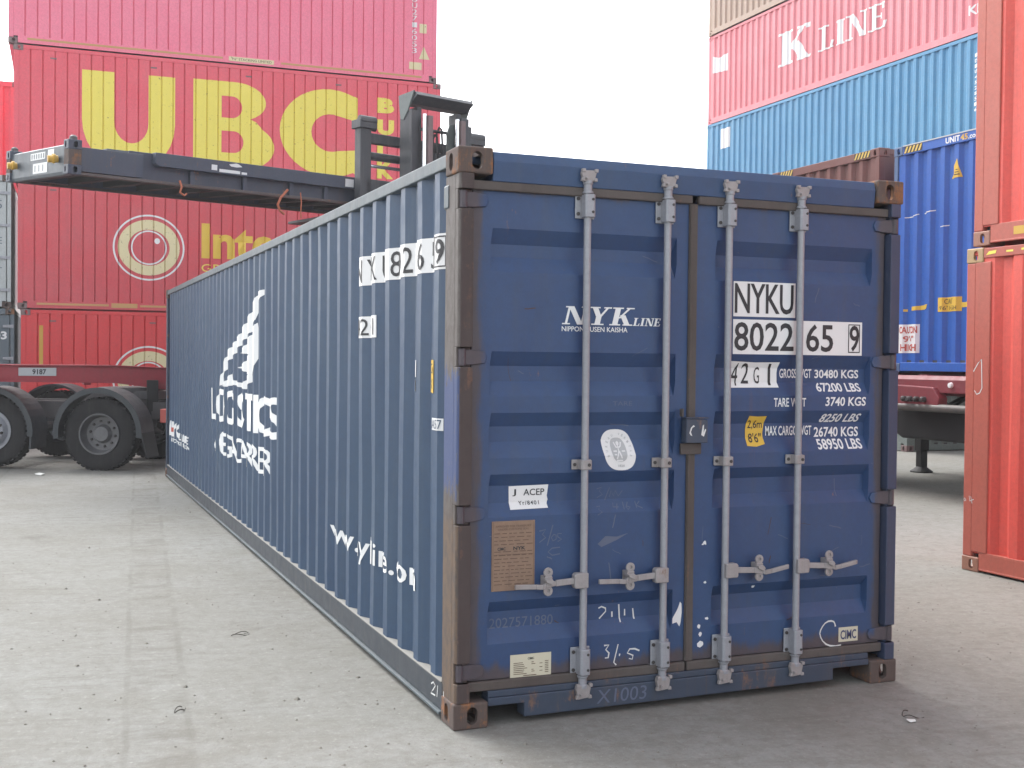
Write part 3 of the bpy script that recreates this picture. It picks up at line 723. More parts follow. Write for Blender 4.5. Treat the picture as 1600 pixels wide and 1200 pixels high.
for i, ch in enumerate(words):
    if ch == ' ': continue
    a = math.pi*(1.12 - i*1.24/(len(words)-1)); rx, ry = .063, .074
    bm = text(ch, (-.0042, -.006, .0042, .006), .02)
    rot = Matrix.Rotation(a-math.pi/2, 4, 'Z')
    for v in bm.verts: v.co = rot @ v.co + Vector((cxb+rx*math.cos(a), czb+ry*math.sin(a), 0))
    ringtxt.append(bm)
fig = stroke([[(cxb-.003, czb+.022), (cxb-.002, czb-.005), (cxb-.014, czb-.042)], [(cxb, czb-.005), (cxb+.012, czb-.040)], [(cxb-.022, czb+.036), (cxb-.012, czb+.012), (cxb+.004, czb+.012)], [(cxb+.016, czb+.036), (cxb+.010, czb+.016), (cxb-.002, czb+.010)],
              [(cxb-.030, czb-.006), (cxb-.012, czb-.006)], [(cxb+.014, czb-.006), (cxb+.032, czb-.006)], [(cxb-.026, czb-.022), (cxb-.014, czb-.022)], [(cxb-.016, czb-.05), (cxb+.016, czb-.05)]], .007)
artwork('seal_sticker', [(shape(sup(.083, .096, 2.6, 44, .12)), STICK, .0015), (shape(sup(.040, .056, 2.6, 40, .10)), GREYOV, .0028), (fig, STICK, .0042), (shape(ell(cxb-.003, czb+.030, .008, .010, 14)), STICK, .0046),
                         (merge(*ringtxt), GREYOV, .0028), (text('1828', (cxb-.008, czb-.080, cxb+.026, czb-.069), .02), GREYOV, .0028)], DF, dl)
artwork('inspection_sticker', [(shape([(xc(a), zc(b)) for a, b in ((.266, 1.078), (.462, 1.081), (.455, 1.03), (.459, 1.012), (.452, .995), (.455, .976), (.268, .973))]), STICK, .002),
        (T('J', .284, 1.032, .302, 1.064, .01), BLACK, .0035), (T('ACEP', .338, 1.034, .442, 1.064, .01), BLACK, .0035), (T('Yr/8401', .312, .992, .414, 1.010, .012, 0, 1.2), BLACK, .0035)], DF, dl)
# approval plate
pb = MB(); x0, z0, x1, z1 = DB(.172, .611, .382, .926)
pb.prism([(x0, .0405, z0), (x1, .0405, z0), (x1, .0405, z1), (x0, .0405, z1)], (0, .0035, 0)); plate = pb.build('approval_plate', PLATE, dl, .0015)
PF = Face((0, .0405, 0), (1, 0, 0), (0, -1, 0))
lay = [(text('APPROVED FOR TRANSPORT', (x0+.018, z1-.028, x1-.02, z1-.019)), PLTXT, .0012), (text('UNDER CUSTOMS SEAL', (x0+.03, z1-.042, x1-.03, z1-.033)), PLTXT, .0012),
       (text('CIMC', (x0+.028, z0+.185, x0+.068, z0+.199), .03), BLACK, .0012), (text('NYK', (x0+.105, z0+.185, x0+.165, z0+.201), .03), BLACK, .0012)]
rows = []
for k in range(15):
    z = z1-.058-k*.0165
    if abs(z-(z0+.192)) < .012: continue
    a = x0+.012; 
    while a < x1-.03:
        b_ = a + random.uniform(.012, .04); rows.append(rect(a, z, min(b_, x1-.012), z+.0035)); a = b_ + random.uniform(.006, .014)
rows.append(rect(x0+.006, z0+.006, x0+.0075, z1-.006)); rows.append(rect(x1-.0075, z0+.006, x1-.006, z1-.006)); rows.append(rect(x0+.008, z0+.165, x1-.008, z0+.1665)); rows.append(rect(x0+.085, z0+.02, x0+.0862, z0+.12))
artwork('plate_engraving', [(merge(*rows), PLTXT, .0009)] + lay, PF, dl)
x0, z0, x1, z1 = DB(.268, .197, .470, .318)
rows = []
for k in range(7):
    z = z1-.040-k*.0085
    rows.append(rect(x0+.016, z, x0+.016+random.uniform(.045, .068), z+.0028))
    if random.random() < .8: rows.append(rect(x0+.105, z, x0+.105+random.uniform(.008, .02), z+.0028))
    if k % 2: rows.append(rect(x0+.145, z, x0+.16, z+.0028))
    rows.append(rect(x0+.172, z, x0+.19, z+.003))
rows.append(rect(x0+.065, z0+.022, x0+.13, z0+.0255)); rows.append(rect(x0+.02, z0+.011, x1-.02, z0+.0135))
artwork('data_sticker', [(rect(x0, z0, x1, z1), CREAM, .0015), (merge(*rows), GREYOV if False else PLTXT, .003), (text('CIMC', (x0+.086, z1-.026, x0+.118, z1-.016), .02), BLACK, .003)], DF, dl)
# right door
artwork('number_panel', [(rect(*DB(1.417, 1.873, 1.776, 2.043)), STICK, .002), (T('NYKU', 1.424, 1.888, 1.764, 2.034, .012, 0, .96), BLACK, .0035)], DF, dr)
x9 = DB(2.098, 1.704, 2.170, 1.848)
artwork('number_panel', [(rect(*DB(1.417, 1.690, 2.184, 1.859)), STICK, .002), (T('8022', 1.424, 1.706, 1.768, 1.846, .012), BLACK, .0035), (T('65', 1.842, 1.706, 2.006, 1.844, .012), BLACK, .0035),
        (text('9', (x9[0]+.008, x9[1]+.006, x9[2]-.004, x9[3]-.006), .014), BLACK, .0035),
        (shape([(x9[0], x9[1]), (x9[2], x9[1]), (x9[2], x9[3]), (x9[0], x9[3])], [(x9[0]+.005, x9[1]+.005), (x9[2]-.005, x9[1]+.005), (x9[2]-.005, x9[3]-.005), (x9[0]+.005, x9[3]-.005)]), BLACK, .0035)], DF, dr)
artwork('size_panel', [(shape([(xc(a), zc(b)) for a, b in ((1.417, 1.526), (1.70, 1.527), (1.696, 1.55), (1.695, 1.60), (1.703, 1.652), (1.56, 1.650), (1.417, 1.656))]), STICK, .002),
        (T('4', 1.424, 1.536, 1.462, 1.646, 0, .1), BLACK, .0035), (T('2', 1.484, 1.546, 1.528, 1.646, .005, .05), BLACK, .0035), (T('G', 1.560, 1.546, 1.592, 1.628), BLACK, .0035), (T('1', 1.642, 1.538, 1.657, 1.644), BLACK, .0035)], DF, dr)
artworks('weight_lettering', [(T('GROSS WGT', 1.712, 1.574, 1.903, 1.620, .015), WHITE, .002), (T('30480 KGS', 1.922, 1.574, 2.192, 1.617, .02), WHITE, .002), (T('67200 LBS', 1.925, 1.506, 2.196, 1.551, .02, -.1), WHITE, .002),
        (T('TARE WGT', 1.658, 1.432, 1.848, 1.476, .015), WHITE, .002), (T('3740 KGS', 1.965, 1.434, 2.213, 1.480, .02, .08), WHITE, .002), (T('8250 LBS', 1.945, 1.352, 2.185, 1.395, .02, .35), WHITE, .002),
        (T('MAX CARGO WGT', 1.634, 1.288, 1.908, 1.336, .015), WHITE, .002), (T('26740 KGS', 1.923, 1.277, 2.196, 1.328, .02), WHITE, .002), (T('58950 LBS', 1.932, 1.215, 2.205, 1.268, .02, -.08), WHITE, .002)], DF, dr)
artwork('height_sticker', [(shape([(xc(a), zc(b)) for a, b in ((1.518, 1.240), (1.57, 1.236), (1.622, 1.248), (1.616, 1.30), (1.628, 1.386), (1.575, 1.384), (1.527, 1.388), (1.516, 1.32))]), YSTICK, .002),
        (T('2,6m', 1.528, 1.320, 1.612, 1.366, .008), BLACK, .0035), (T("8'6\"", 1.532, 1.256, 1.606, 1.302, .008), BLACK, .0035)], DF, dr)
artwork('maker_label', [(rect(*DB(2.067, .234, 2.186, .308)), CREAM, .002), (T('CIMC', 2.078, .246, 2.176, .294, .025), INKB, .0035)], DF, dr)
# chalk and scuffs
artworks('chalk_mark', [(stroke([[(.748, .482), (.764, .489), (.785, .48), (.786, .465), (.752, .433)], [(.819, .462), (.82, .436)], [(.855, .494), (.86, .41)], [(.887, .469), (.887, .438)], [(.93, .47), (.936, .42)]], .0065), CHALK, .0015), (stroke([[(.762, .312), (.787, .313), (.771, .292), (.788, .275), (.784, .253), (.767, .253)], [(.836, .313), (.814, .228), (.827, .215)], [(.845, .267), (.843, .256)], [(.95, .273), (.925, .284), (.898, .285), (.885, .267), (.916, .253), (.912, .235), (.894, .24)]], .0065), CHALK, .0015)], DF, dl)
artworks('faint_chalk_mark', [(stroke([[(.424, .866), (.456, .872), (.44, .85), (.456, .835), (.425, .814)], [(.492, .892), (.465, .798)], [(.497, .848), (.485, .834), (.493, .818), (.509, .825), (.509, .844), (.497, .848)], [(.537, .85), (.517, .851), (.517, .836), (.537, .824), (.517, .814)], [(.53, .787), (.489, .785), (.469, .768), (.49, .752), (.53, .757)]], .0042), CHALKF, .0012), (stroke([[(.732, 1.047), (.757, 1.054), (.745, 1.036), (.762, 1.02), (.733, 1.006)], [(.799, 1.053), (.774, .993)], [(.799, 1.007), (.807, 1.037), (.82, 1.011), (.829, 1.037), (.846, 1.01), (.867, 1.035)]], .0042), CHALKF, .0012), (stroke([[(.721, .965), (.741, .968), (.729, .954), (.746, .942), (.721, .928)], [(.812, .981), (.808, .962), (.838, .961)], [(.832, .976), (.825, .95)], [(.863, .983), (.864, .949)], [(.889, .982), (.876, .959), (.885, .948), (.897, .959), (.88, .963)], [(.929, .984), (.932, .954)], [(.953, .983), (.932, .965), (.962, .952)]], .0042), CHALKF, .0012),
        (T('2027571880', .178, .437, .492, .482), CHALKF, .0012), (T('TARE', .770, 1.442, .872, 1.462), CHALKF, .0012),
        (merge(shape([(xc(.70), zc(.80)), (xc(.74), zc(.835)), (xc(.80), zc(.83)), (xc(.86), zc(.845)), (xc(.80), zc(.815)), (xc(.72), zc(.785))])), CHALKF, .001)], DF, dl)
artwork('chalk_mark', [(stroke([[(2.082, .303), (2.078, .318), (2.071, .329), (2.055, .334), (2.037, .333), (2.018, .325), (2.002, .309), (1.990, .290), (1.986, .274), (1.992, .254), (2.004, .235), (2.025, .217), (2.049, .207), (2.085, .202), (2.118, .206)]], .0075), CHALK, .0015)], DF, dr)
artwork('paint_chip', [(shape([(1.160, .470), (1.152, .453), (1.128, .415), (1.127, .388), (1.150, .394), (1.166, .372), (1.172, .39), (1.178, .44), (1.176, .482), (1.168, .492)]), STICK, .0015)], FLATF, dl)
ch = []
for x, z, r_ in ((1.306, .577, .008), (1.301, .770, .012), (1.29, .764, .006), (1.318, .40, .010), (1.273, .364, .013), (1.283, .328, .013), (1.286, .275, .019), (1.591, .537, .011), (1.285, 1.363, .005)):
    ch.append(shape([(x+r_*random.uniform(.5, 1.2)*math.cos(t_*.9), z+r_*random.uniform(.5, 1.25)*math.sin(t_*.9)) for t_ in range(7)]))
for i_, c_ in enumerate(ch): artwork('paint_chip', [(c_, STICK, .0015)], DF if i_ == 7 else FLATF, dr)
artwork('faint_chalk_mark', [(text('X1003', (.71, .050, .97, .115), 0, .1), CHALKF, .001)], Face((0, .012, 0), (1, 0, 0), (0, -1, 0)), con)
sc_ = random.Random(21)
for dd, xa, xb_ in ((dl, .12, 1.15), (dr, 1.28, 2.30)):
    for k in range(16):
        x, zz = sc_.uniform(xa, xb_), sc_.choice((sc_.uniform(.25, .9), sc_.uniform(.25, 2.3))); a_ = sc_.uniform(-.5, .5) if k % 3 else sc_.uniform(1.2, 1.9); l_ = sc_.uniform(.02, .11)
        pts = [(min(xb_, x+l_*t_*math.cos(a_)+sc_.uniform(-.003, .003)), zz+l_*t_*math.sin(a_)+sc_.uniform(-.003, .003)) for t_ in (0, .35, .7, 1)]
        artwork('scratch', [(stroke([pts], sc_.uniform(.002, .0045)), CHALKF if k % 4 else RUSTS, .001)], DF, dd)

# ------------------------------------------------------------------ red bulk container stack, left background
PINK = paint('glare_pale_pink_paint', (0.82, 0.19, 0.28), rust=0.0, dirt=0.10, fade=0.35, fadecol=(0.82, 0.27, 0.36), dirtcol=(0.66, 0.25, 0.32), rough=0.55, seed=3)  # paler and pinker base: bright sky glare put into the colour
RED3 = paint('glare_pale_red_paint', (0.74, 0.100, 0.135), rust=0.02, dirt=0.22, fade=0.35, fadecol=(0.72, 0.165, 0.195), dirtcol=(0.50, 0.15, 0.165), rough=0.55, seed=5)  # red lightened to carry the glare on the upper tiers
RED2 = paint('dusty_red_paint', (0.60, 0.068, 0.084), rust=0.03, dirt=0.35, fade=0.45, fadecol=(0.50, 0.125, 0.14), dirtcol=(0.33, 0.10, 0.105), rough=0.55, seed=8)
RED1 = paint('bright_red_paint', (0.66, 0.045, 0.050), rust=0.02, dirt=0.22, fade=0.25, fadecol=(0.56, 0.085, 0.085), dirtcol=(0.36, 0.065, 0.06), rough=0.5, seed=11)
YEL = worn_print('yellow_print', (0.78, 0.66, 0.11), 0.7, under=(0.12, 0.05, 0.04))
YELC = worn_print('cream_print', (0.68, 0.60, 0.36), 0.75, under=(0.10, 0.06, 0.05))
OCHRE = worn_print('ochre_print', (0.55, 0.33, 0.05), 0.25, under=(0.25, 0.05, 0.05))
STRIPE = worn_print('stripe_print', (0.52, 0.30, 0.12), 0.2, under=(0.25, 0.06, 0.05))
CASTD = paint('dull_casting', (0.17, 0.10, 0.10), rust=0.35, dirt=0.5, fade=0.4, dirtcol=(0.22, 0.2, 0.18))
SA = R(-1.517); SO = Vector((-2.041, 20.293, 0)); ST = Vector((math.cos(SA), math.sin(SA), 0)); SN = Vector((-math.sin(SA), math.cos(SA), 0))
SL = 8.72
def stack_box(tier, dx, label, mat, **kw):
    o = SO + ST*(SL+dx); 
    return container(label, mat, L=SL, H=2.585, loc=(o.x, o.y, tier*2.591), rz=R(90)+SA, side='groove', pitch=.225, cast=CASTD, group=kw.pop('group', 'red containers in the left stack'), **kw)
t0, f0, _ = stack_box(0, .11, 'red container at the foot of the left stack, half hidden by a red trailer beam', RED1)
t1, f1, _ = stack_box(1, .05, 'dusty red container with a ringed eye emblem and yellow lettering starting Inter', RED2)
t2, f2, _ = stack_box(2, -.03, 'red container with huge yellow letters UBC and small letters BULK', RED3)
t3, f3, _ = stack_box(3, -.13, 'pale pink red container on top of the left stack', PINK)
def kid(t, nm):
    return [c for c in t.children if c.name.split('.')[0] == nm][0]
def su(u, dx): return u - .1 - dx
# UBC
d = -.03; V0 = 2*2.591
def arc(cx, cy, a, b, t0_, t1_, n=14): return [(cx+a*math.cos(R(t0_+(t1_-t0_)*k/n)), cy+b*math.sin(R(t0_+(t1_-t0_)*k/n))) for k in range(n+1)]
def loc_(pts, d, v0): return [(su(u, d), v-v0) for u, v in pts]
Upts = [(1.23, 7.38), (1.84, 7.38), (1.84, 6.40)] + arc(2.17, 6.40, .33, .42, 180, 360)[1:-1] + [(2.50, 6.40), (2.50, 7.38), (3.02, 7.38), (3.02, 6.40)] + arc(2.125, 6.40, .895, .98, 0, -180)[1:-1] + [(1.23, 6.40)]
Bo = [(3.38, 7.40), (4.20, 7.40)] + arc(4.22, 7.00, .64, .40, 90, -60)[1:] + [(4.66, 6.60)] + arc(4.22, 6.08, .82, .52, 45, -90)[0:] + [(3.38, 5.56)]
B1 = [(3.95, 7.10), (4.16, 7.10)] + arc(4.16, 6.875, .21, .225, 90, -90)[1:-1] + [(4.16, 6.65), (3.95, 6.65)]
B2 = [(3.95, 6.38), (4.20, 6.38)] + arc(4.20, 6.155, .20, .225, 90, -90)[1:-1] + [(4.20, 5.93), (3.95, 5.93)]
Co = [(6.82, 7.30)] + arc(6.22, 6.50, 1.07, .93, 62, 298, 26) + [(6.82, 5.62), (6.82, 6.17)] + arc(6.24, 6.50, .42, .40, 290, 70, 16) + [(6.82, 6.78)]
artworks('large_letter', [(s_, YEL, .004) for s_ in (shape(loc_(Upts, d, V0)), shape(loc_(Bo, d, V0), loc_(B1, d, V0), loc_(B2, d, V0)), shape(loc_(Co, d, V0)))], f2, kid(t2, 'side_panel'))
bl = []
for ch, (a, b_, c, e) in zip('BULK', ((7.26, 7.02, 7.63, 7.35), (7.26, 6.55, 7.63, 6.88), (7.26, 6.00, 7.55, 6.36), (7.26, 5.60, 7.62, 5.98))):
    bl.append(text(ch, (su(a, d), b_-V0, su(c, d), e-V0), .07))
artworks('small_letter', [(b_, YEL, .004) for b_ in bl], f2, kid(t2, 'side_panel'))
# eye emblem and Inter lettering
def eye(face, parent, cu_, cv, v0, dx, yl):
    c = (su(cu_, dx), cv-v0)
    ly = [(ring(c, .70, .67, .035), WHITE, .004), (ring(c, .605, .565, .20), yl, .004), (ring(c, .35, .35, .03), WHITE, .004), (shape(ell(c[0]+.16, c[1]+.14, .055, .06, 18)), WHITE, .004)]
    return artwork('eye_emblem', ly, face, parent)
eye(f1, kid(t1, 'side_panel'), 2.52, 3.89, 2.591, .05, YELC)
eye(f0, kid(t0, 'side_panel'), 2.52, 1.22, 0, .11, YELC)
artwork('line_lettering', [(text('InterBulk', (su(3.56, .05), 3.71-2.591, su(7.3, .05), 4.44-2.591), .035), worn_print('gold_print', (.70, .47, .06), .4, under=(.3, .06, .06)), .004), (text('GROUP', (su(3.56, .05), 3.44-2.591, su(4.6, .05), 3.60-2.591)), YEL, .004)], f1, kid(t1, 'side_panel'))
for t, dx in ((t0, .11), (t1, .05), (t3, -.13)):
    rf = Face((.004, SL-.1, 0), (0, -1, 0), (-1, 0, 0)); L0 = [(rect(.25, .085, 4.0 if t is t3 else 1.6, .125), STRIPE, .002), (rect(5.2 if t is t3 else 2.2, .085, SL-.45, .125), STRIPE, .002)]
    if t is t3: L0 += [(rect(4.12, .06, 5.05, .15), YELC, .002), (text('9\'6" STACKING LIMITED', (4.18, .08, 5.0, .13)), BLACK, .003)]
    else: L0 += [(rect(1.65, .06, 2.15, .15), STRIPE, .002)]
    artwork('rail_stripe', L0, rf, [c for c in t.children if c.name.startswith('bottom_rail')][0])
artwork('yellow_bar', [(rect(su(.45, .11), 1.30, su(.52, .11), 2.27), OCHRE, .003)], f0, kid(t0, 'side_panel'))
for t, f, dx in ((t0, f0, .11), (t1, f1, .05), (t2, f2, -.03)):
    for uu_ in (.70, 2.6, 4.5, 6.4):
        q = f.at(su(uu_, dx), 2.36, 0); MB().box(q.x-.004, q.x+.012, q.y-.06, q.y+.06, 2.345, 2.375).build('vent_cover', CASTD, t)
V3 = 3*2.591; f3p = kid(t3, 'side_panel')
artworks('warning_sticker', [(rect(su(8.19, -.13), 1.07, su(8.35, -.13), 1.27), YELC, .003), (shape([(su(8.18, -.13), .50), (su(8.42, -.13), .50), (su(8.29, -.13), .78)]), YELC, .003), (rect(su(7.96, -.13), .26, su(8.24, -.13), .42), YELC, .003)], f3, f3p)
artwork('number_lettering', [(merge(*[text(ch, (su(8.02, -.13), .62+k*.14, su(8.13, -.13), .73+k*.14)) for k, ch in enumerate('3506172UBCU')]), WHITE, .003)], f3, f3p)

# ------------------------------------------------------------------ grey containers, doors towards the yard, beside the red stack
GREYA = paint('pale_grey_paint', (0.40, 0.43, 0.43), rust=0.12, dirt=0.3, fade=0.2, seed=2)
GREYB = paint('slate_grey_paint', (0.10, 0.13, 0.155), rust=0.1, dirt=0.3, fade=0.3, seed=4)
def behind(uu_, dn, z): p = SO + ST*uu_ + SN*dn; return (p.x, p.y, z)
ga, fga, ffa = container('pale grey container with rusty hinges, seen as a strip left of the red stack', GREYA, loc=behind(-2.50, .0, 2.60), rz=SA, front='door', cast=RUSTY, post=GREYA)
gb, fgb, ffb = container('slate grey container with white numbers, under the pale grey one at the left edge', GREYB, loc=behind(-2.44, .0, 0), rz=SA, front='door', cast=RUSTY)
DG = Face((0, .03, 0), (1, 0, 0), (0, -1, 0))
artwork('number_lettering', [(text('U 2703', (1.55, 1.98, 2.30, 2.14), .03), WHITE, .002), (text('22G1', (1.9, 1.78, 2.16, 1.90), .02), WHITE, .002)], DG, [c for c in gb.children if c.name.startswith('door')][1])
artwork('number_lettering', [(text('5', (2.16, 1.93, 2.27, 2.10), .0), GREYB, .002), (text('TARE', (1.7, 1.25, 2.27, 1.38), .0), GREYB, .002), (text('NET', (1.7, .66, 2.27, .79), .0), GREYB, .002)], DG, [c for c in ga.children if c.name.startswith('door')][1])
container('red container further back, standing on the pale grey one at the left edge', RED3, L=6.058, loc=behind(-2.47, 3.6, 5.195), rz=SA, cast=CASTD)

# ------------------------------------------------------------------ far stack with the red K line container
KRED = paint('weathered_glare_red', (0.66, 0.185, 0.215), rust=0.05, dirt=0.3, fade=0.5, fadecol=(0.68, 0.28, 0.31), dirtcol=(0.30, 0.12, 0.12), seed=13)  # base paled for lens glare, with dirt and rust on top
LBLUE = paint('light_blue_paint', (0.048, 0.215, 0.40), rust=0.04, dirt=0.3, fade=0.5, fadecol=(0.085, 0.285, 0.46), dirtcol=(0.10, 0.19, 0.26), seed=15)
TAN = paint('tan_paint', (0.36, 0.25, 0.18), rust=0.15, dirt=0.3, fade=0.4, seed=17)
GREEN = paint('grey_green_paint', (0.20, 0.27, 0.24), rust=0.15, dirt=0.4, fade=0.4, seed=19)
BROWN = paint('brown_paint', (0.15, 0.058, 0.050), rust=0.05, dirt=0.25, fade=0.35, fadecol=(0.2, 0.09, 0.08), dirtcol=(0.12, 0.07, 0.06), seed=21)
KX, KY = 16.75, 13.3
kg = 'containers in the far right stack'
container('brown container at the foot of the far stack behind the parked trailers', BROWN, H=2.89, loc=(KX+.02, KY, 0), group=kg)
container('grey green container, second from the ground in the far stack behind the trailers', GREEN, H=2.89, loc=(KX-.02, KY+.03, 2.896), group=kg)
lbt, lbf, _ = container('light blue container under the red one with white K LINE lettering', LBLUE, H=2.89, loc=(KX, KY, 5.792), group=kg)
kt, kf, _ = container('pale red container with white K LINE lettering, high in the far stack', KRED, H=2.585, loc=(KX+.03, KY+.02, 8.688), group=kg)
tt, tf, _ = container('tan container on top of the red K LINE container', TAN, H=2.585, loc=(KX, KY-.02, 11.279), group=kg)
ku = lambda y: KY + 12.092 - y
kz = 8.688
kl = serif('K', (ku(22.0), 9.59-kz, ku(20.55), 10.47-kz), 0, .28) + serif('LINE', (ku(20.20), 9.59-kz, ku(17.62), 10.20-kz), 0, .24)
artwork('line_lettering', layered(kl, WHITE, .004, .001) + [(rect(ku(20.75), 10.36-kz, ku(20.55), 10.48-kz), WHITE, .004)], kf, kid(kt, 'side_panel'))
artwork('number_lettering', [(merge(text('KLTU 116', (ku(14.98), 9.12-kz, ku(13.6), 9.34-kz), .02)), WHITE, .004), (shape([(ku(25.25), 10.17-kz), (ku(24.5), 10.10-kz), (ku(24.5), 10.60-kz), (ku(24.95), 10.55-kz), (ku(25.25), 10.66-kz)]), WHITE, .004)], kf, kid(kt, 'side_panel'))
artwork('white_panel', [(rect(ku(24.80), 7.87-5.792, ku(24.30), 8.44-5.792), WHITE, .004)], lbf, kid(lbt, 'side_panel'))
artwork('number_lettering', [(merge(*[text(ch, (ku(14.80), 8.20-5.792-k*.115, ku(14.70), 8.275-5.792-k*.115), .02) for k, ch in enumerate('IDIU4528516')]), WHITE, .004)], lbf, kid(lbt, 'side_panel'))
container('grey green container low behind the parked trailers, only its foot showing', paint('pale_green_paint', (0.15, 0.19, 0.18), rust=.2, dirt=.4, seed=23), L=6.058, loc=(13.75, 13.15, 0), cast=CASTD)

# ------------------------------------------------------------------ brown and blue tall containers on two parked red trailers
UBLUE = paint('bright_blue_paint', (0.016, 0.095, 0.40), rust=0.05, dirt=0.25, fade=0.35, fadecol=(0.034, 0.14, 0.46), dirtcol=(0.04, 0.08, 0.2), rough=0.42, seed=25, chip=(0.12, 0.17, 0.34))
UDARK = paint('blue_frame_paint', (0.050, 0.105, 0.22), rust=0.06, dirt=0.3, fade=0.35, seed=27)
HAZY = worn_print('hazard_yellow', (0.62, 0.44, 0.10), 0.15, under=(0.05, 0.05, 0.06))
TRREDM = paint('trailer_red_paint', (0.185, 0.026, 0.036), rust=0.1, dirt=0.35, fade=0.3, fadecol=(0.19, 0.045, 0.052), dirtcol=(0.09, 0.04, 0.04), seed=29)
br, bf_, bff = container('brown container on a parked trailer, left of the bright blue one', BROWN, L=13.716, H=2.896, loc=(8.60, 10.20, 1.62), rz=R(-90), cast=BROWN)
bu, uf_, uff = container('bright blue container on a parked trailer, yellow triangle on its end wall', UBLUE, L=13.716, H=2.896, loc=(8.60, 7.475, 1.555), rz=R(-90), cast=UDARK, rail=UDARK, post=UDARK)
for t in (br, bu):
    h = kid(t, 'header'); HF = Face((0, .006, 0), (1, 0, 0), (0, -1, 0))
    for a in ((.19, .52), (1.92, 2.25)):
        ly = []
        ly.append((rect(a[0], 2.795, a[1], 2.885), BLACK, .002))
        k = a[0]
        while k < a[1]-.03:
            ly.append((shape([(k, 2.80), (k+.032, 2.80), (min(k+.075, a[1]), 2.88), (k+.043, 2.88)]), HAZY, .0034)); k += .064
        artwork('hazard_stripe', ly, HF, h)
bw = MB(); bw.box(.17, 2.27, .0, .08, 2.889, 2.903); bw.build('header_edge', plain('pale_edge', (.5, .52, .53)), bu)
HF = Face((0, .006, 0), (1, 0, 0), (0, -1, 0))
artwork('line_lettering', [(text('UNIT', (.93, 2.800, 1.17, 2.872), .03), WHITE, .003), (text('45', (1.18, 2.800, 1.30, 2.872), .03), OCHRE, .003), (text('.com', (1.31, 2.800, 1.50, 2.842), .02), WHITE, .003)], HF, kid(bu, 'header'))
ep = [c for c in bu.children if c.name.startswith('end_panel')][1]
uo = lambda u: u - .08
artwork('warning_triangle', [(shape([(uo(.985), 2.37), (uo(1.175), 2.37), (uo(1.115), 2.60)]), YSTICK, .004), (merge(rect(uo(1.07), 2.40, uo(1.15), 2.412), rect(uo(1.08), 2.43, uo(1.14), 2.44), rect(uo(1.095), 2.46, uo(1.13), 2.47)), BLACK, .006)], uff, ep)
artworks('yellow_tape', [(rect(uo(.20), .78, uo(.24), .81), YSTICK, .004), (shape([(uo(.33), .785), (uo(.62), .80), (uo(.64), .86), (uo(.34), .835)]), YSTICK, .004), [(rect(uo(1.17), .80, uo(1.40), .86), YSTICK, .004), (rect(uo(.80), .755, uo(1.19), .93), YSTICK, .005), (text('CAUT', (uo(.92), .85, uo(1.08), .91)), BLACK, .007), (text('9\'6" HIGH', (uo(.86), .775, uo(1.14), .825)), BLACK, .007)]], uff, ep)
artwork('height_sticker', [(rect(uo(.12), .25, uo(.47), .615), STICK, .004), (text('CAUTION', (uo(.14), .50, uo(.45), .59), .03), REDP, .006), (text('9\'6"', (uo(.2), .39, uo(.40), .47), .02), REDP, .006), (text('HIGH', (uo(.16), .275, uo(.44), .365), .03), REDP, .006)], uff, ep)
artwork('scratches', [(stroke([[(uo(.2), 1.98), (uo(.35), 1.985), (uo(.45), 2.0)], [(uo(.52), 2.0), (uo(.72), 2.02)], [(uo(.85), 1.80), (uo(.96), 1.81)]], .012), CHALK, .004)], uff, ep)

def wheel(parent, c, ax, kind='deep', r=.52, wd=.30, name='wheel'):
    """tyre with lugs on a dished rim; ax = outward axle direction"""
    ax = Vector(ax).normalized()
    wo_ = thing_part(name, parent, c)
    prof = [(r*.57, 0.0), (r*.60, -.012), (r*.78, .004), (r*.90, -.004), (r*.965, -.018), (r, -.045), (r, -wd+.045), (r*.965, -wd+.018), (r*.90, -wd), (r*.60, -wd), (r*.57, -wd+.01)]
    t = MB(); t.lathe(prof, (0, 0, 0), ax, 56, closed=True)
    a = ax.orthogonal().normalized(); b = ax.cross(a)
    for k in range(44):
        g = 2*math.pi*k/44; rd = a*math.cos(g)+b*math.sin(g); tg = ax.cross(rd)
        for h0 in (-.012, -wd+.075):
            q = [rd*(r-.016)+tg*e*.022+ax*(h0-f*.06) for e, f in ((-1, 0), (1, 0), (1, 1), (-1, 1))]
            t.prism(q, rd*.026)
    t.build('tyre', DARKT, wo_, smooth=True)
    m_ = MB()
    if kind == 'deep':
        m_.lathe([(r*.575, -.004), (r*.56, .006), (r*.53, .004), (r*.52, -.02), (r*.50, -.10), (r*.46, -.145), (r*.26, -.150), (r*.24, -.11), (r*.20, -.07), (0, -.065)], (0, 0, 0), ax, 40)
    else:
        m_.lathe([(r*.575, -.004), (r*.56, .006), (r*.53, .002), (r*.50, -.05), (r*.44, -.045), (r*.36, .030), (r*.24, .045), (r*.22, .02), (r*.17, .02), (r*.15, .075), (0, .08)], (0, 0, 0), ax, 40)
    m_.build('rim', RIMM if kind == 'deep' else GALV, wo_, smooth=True)
    n_ = MB(); rr_, hh = (r*.355, -.150) if kind == 'deep' else (r*.335, .030)
    for k in range(10):
        g = 2*math.pi*k/10; n_.lathe([(0, -.01), (.021, -.01), (.021, .022), (.012, .03), (0, .03)], (a*math.cos(g)+b*math.sin(g))*rr_+ax*hh, ax, 8)
    n_.build('wheel_nuts', BOLT, wo_)
    return wo_
def thing_part(name, parent, c):
    o = bpy.data.objects.new(name, None); COL.objects.link(o); o.parent = parent; o.location = c; o.empty_display_size = .2; return o
DARKT = paint('worn_tyre', (0.011, 0.011, 0.012), rust=0, dirt=0.45, fade=0.3, fadecol=(0.020, 0.019, 0.018), dirtcol=(0.05, 0.047, 0.042), rough=0.85)
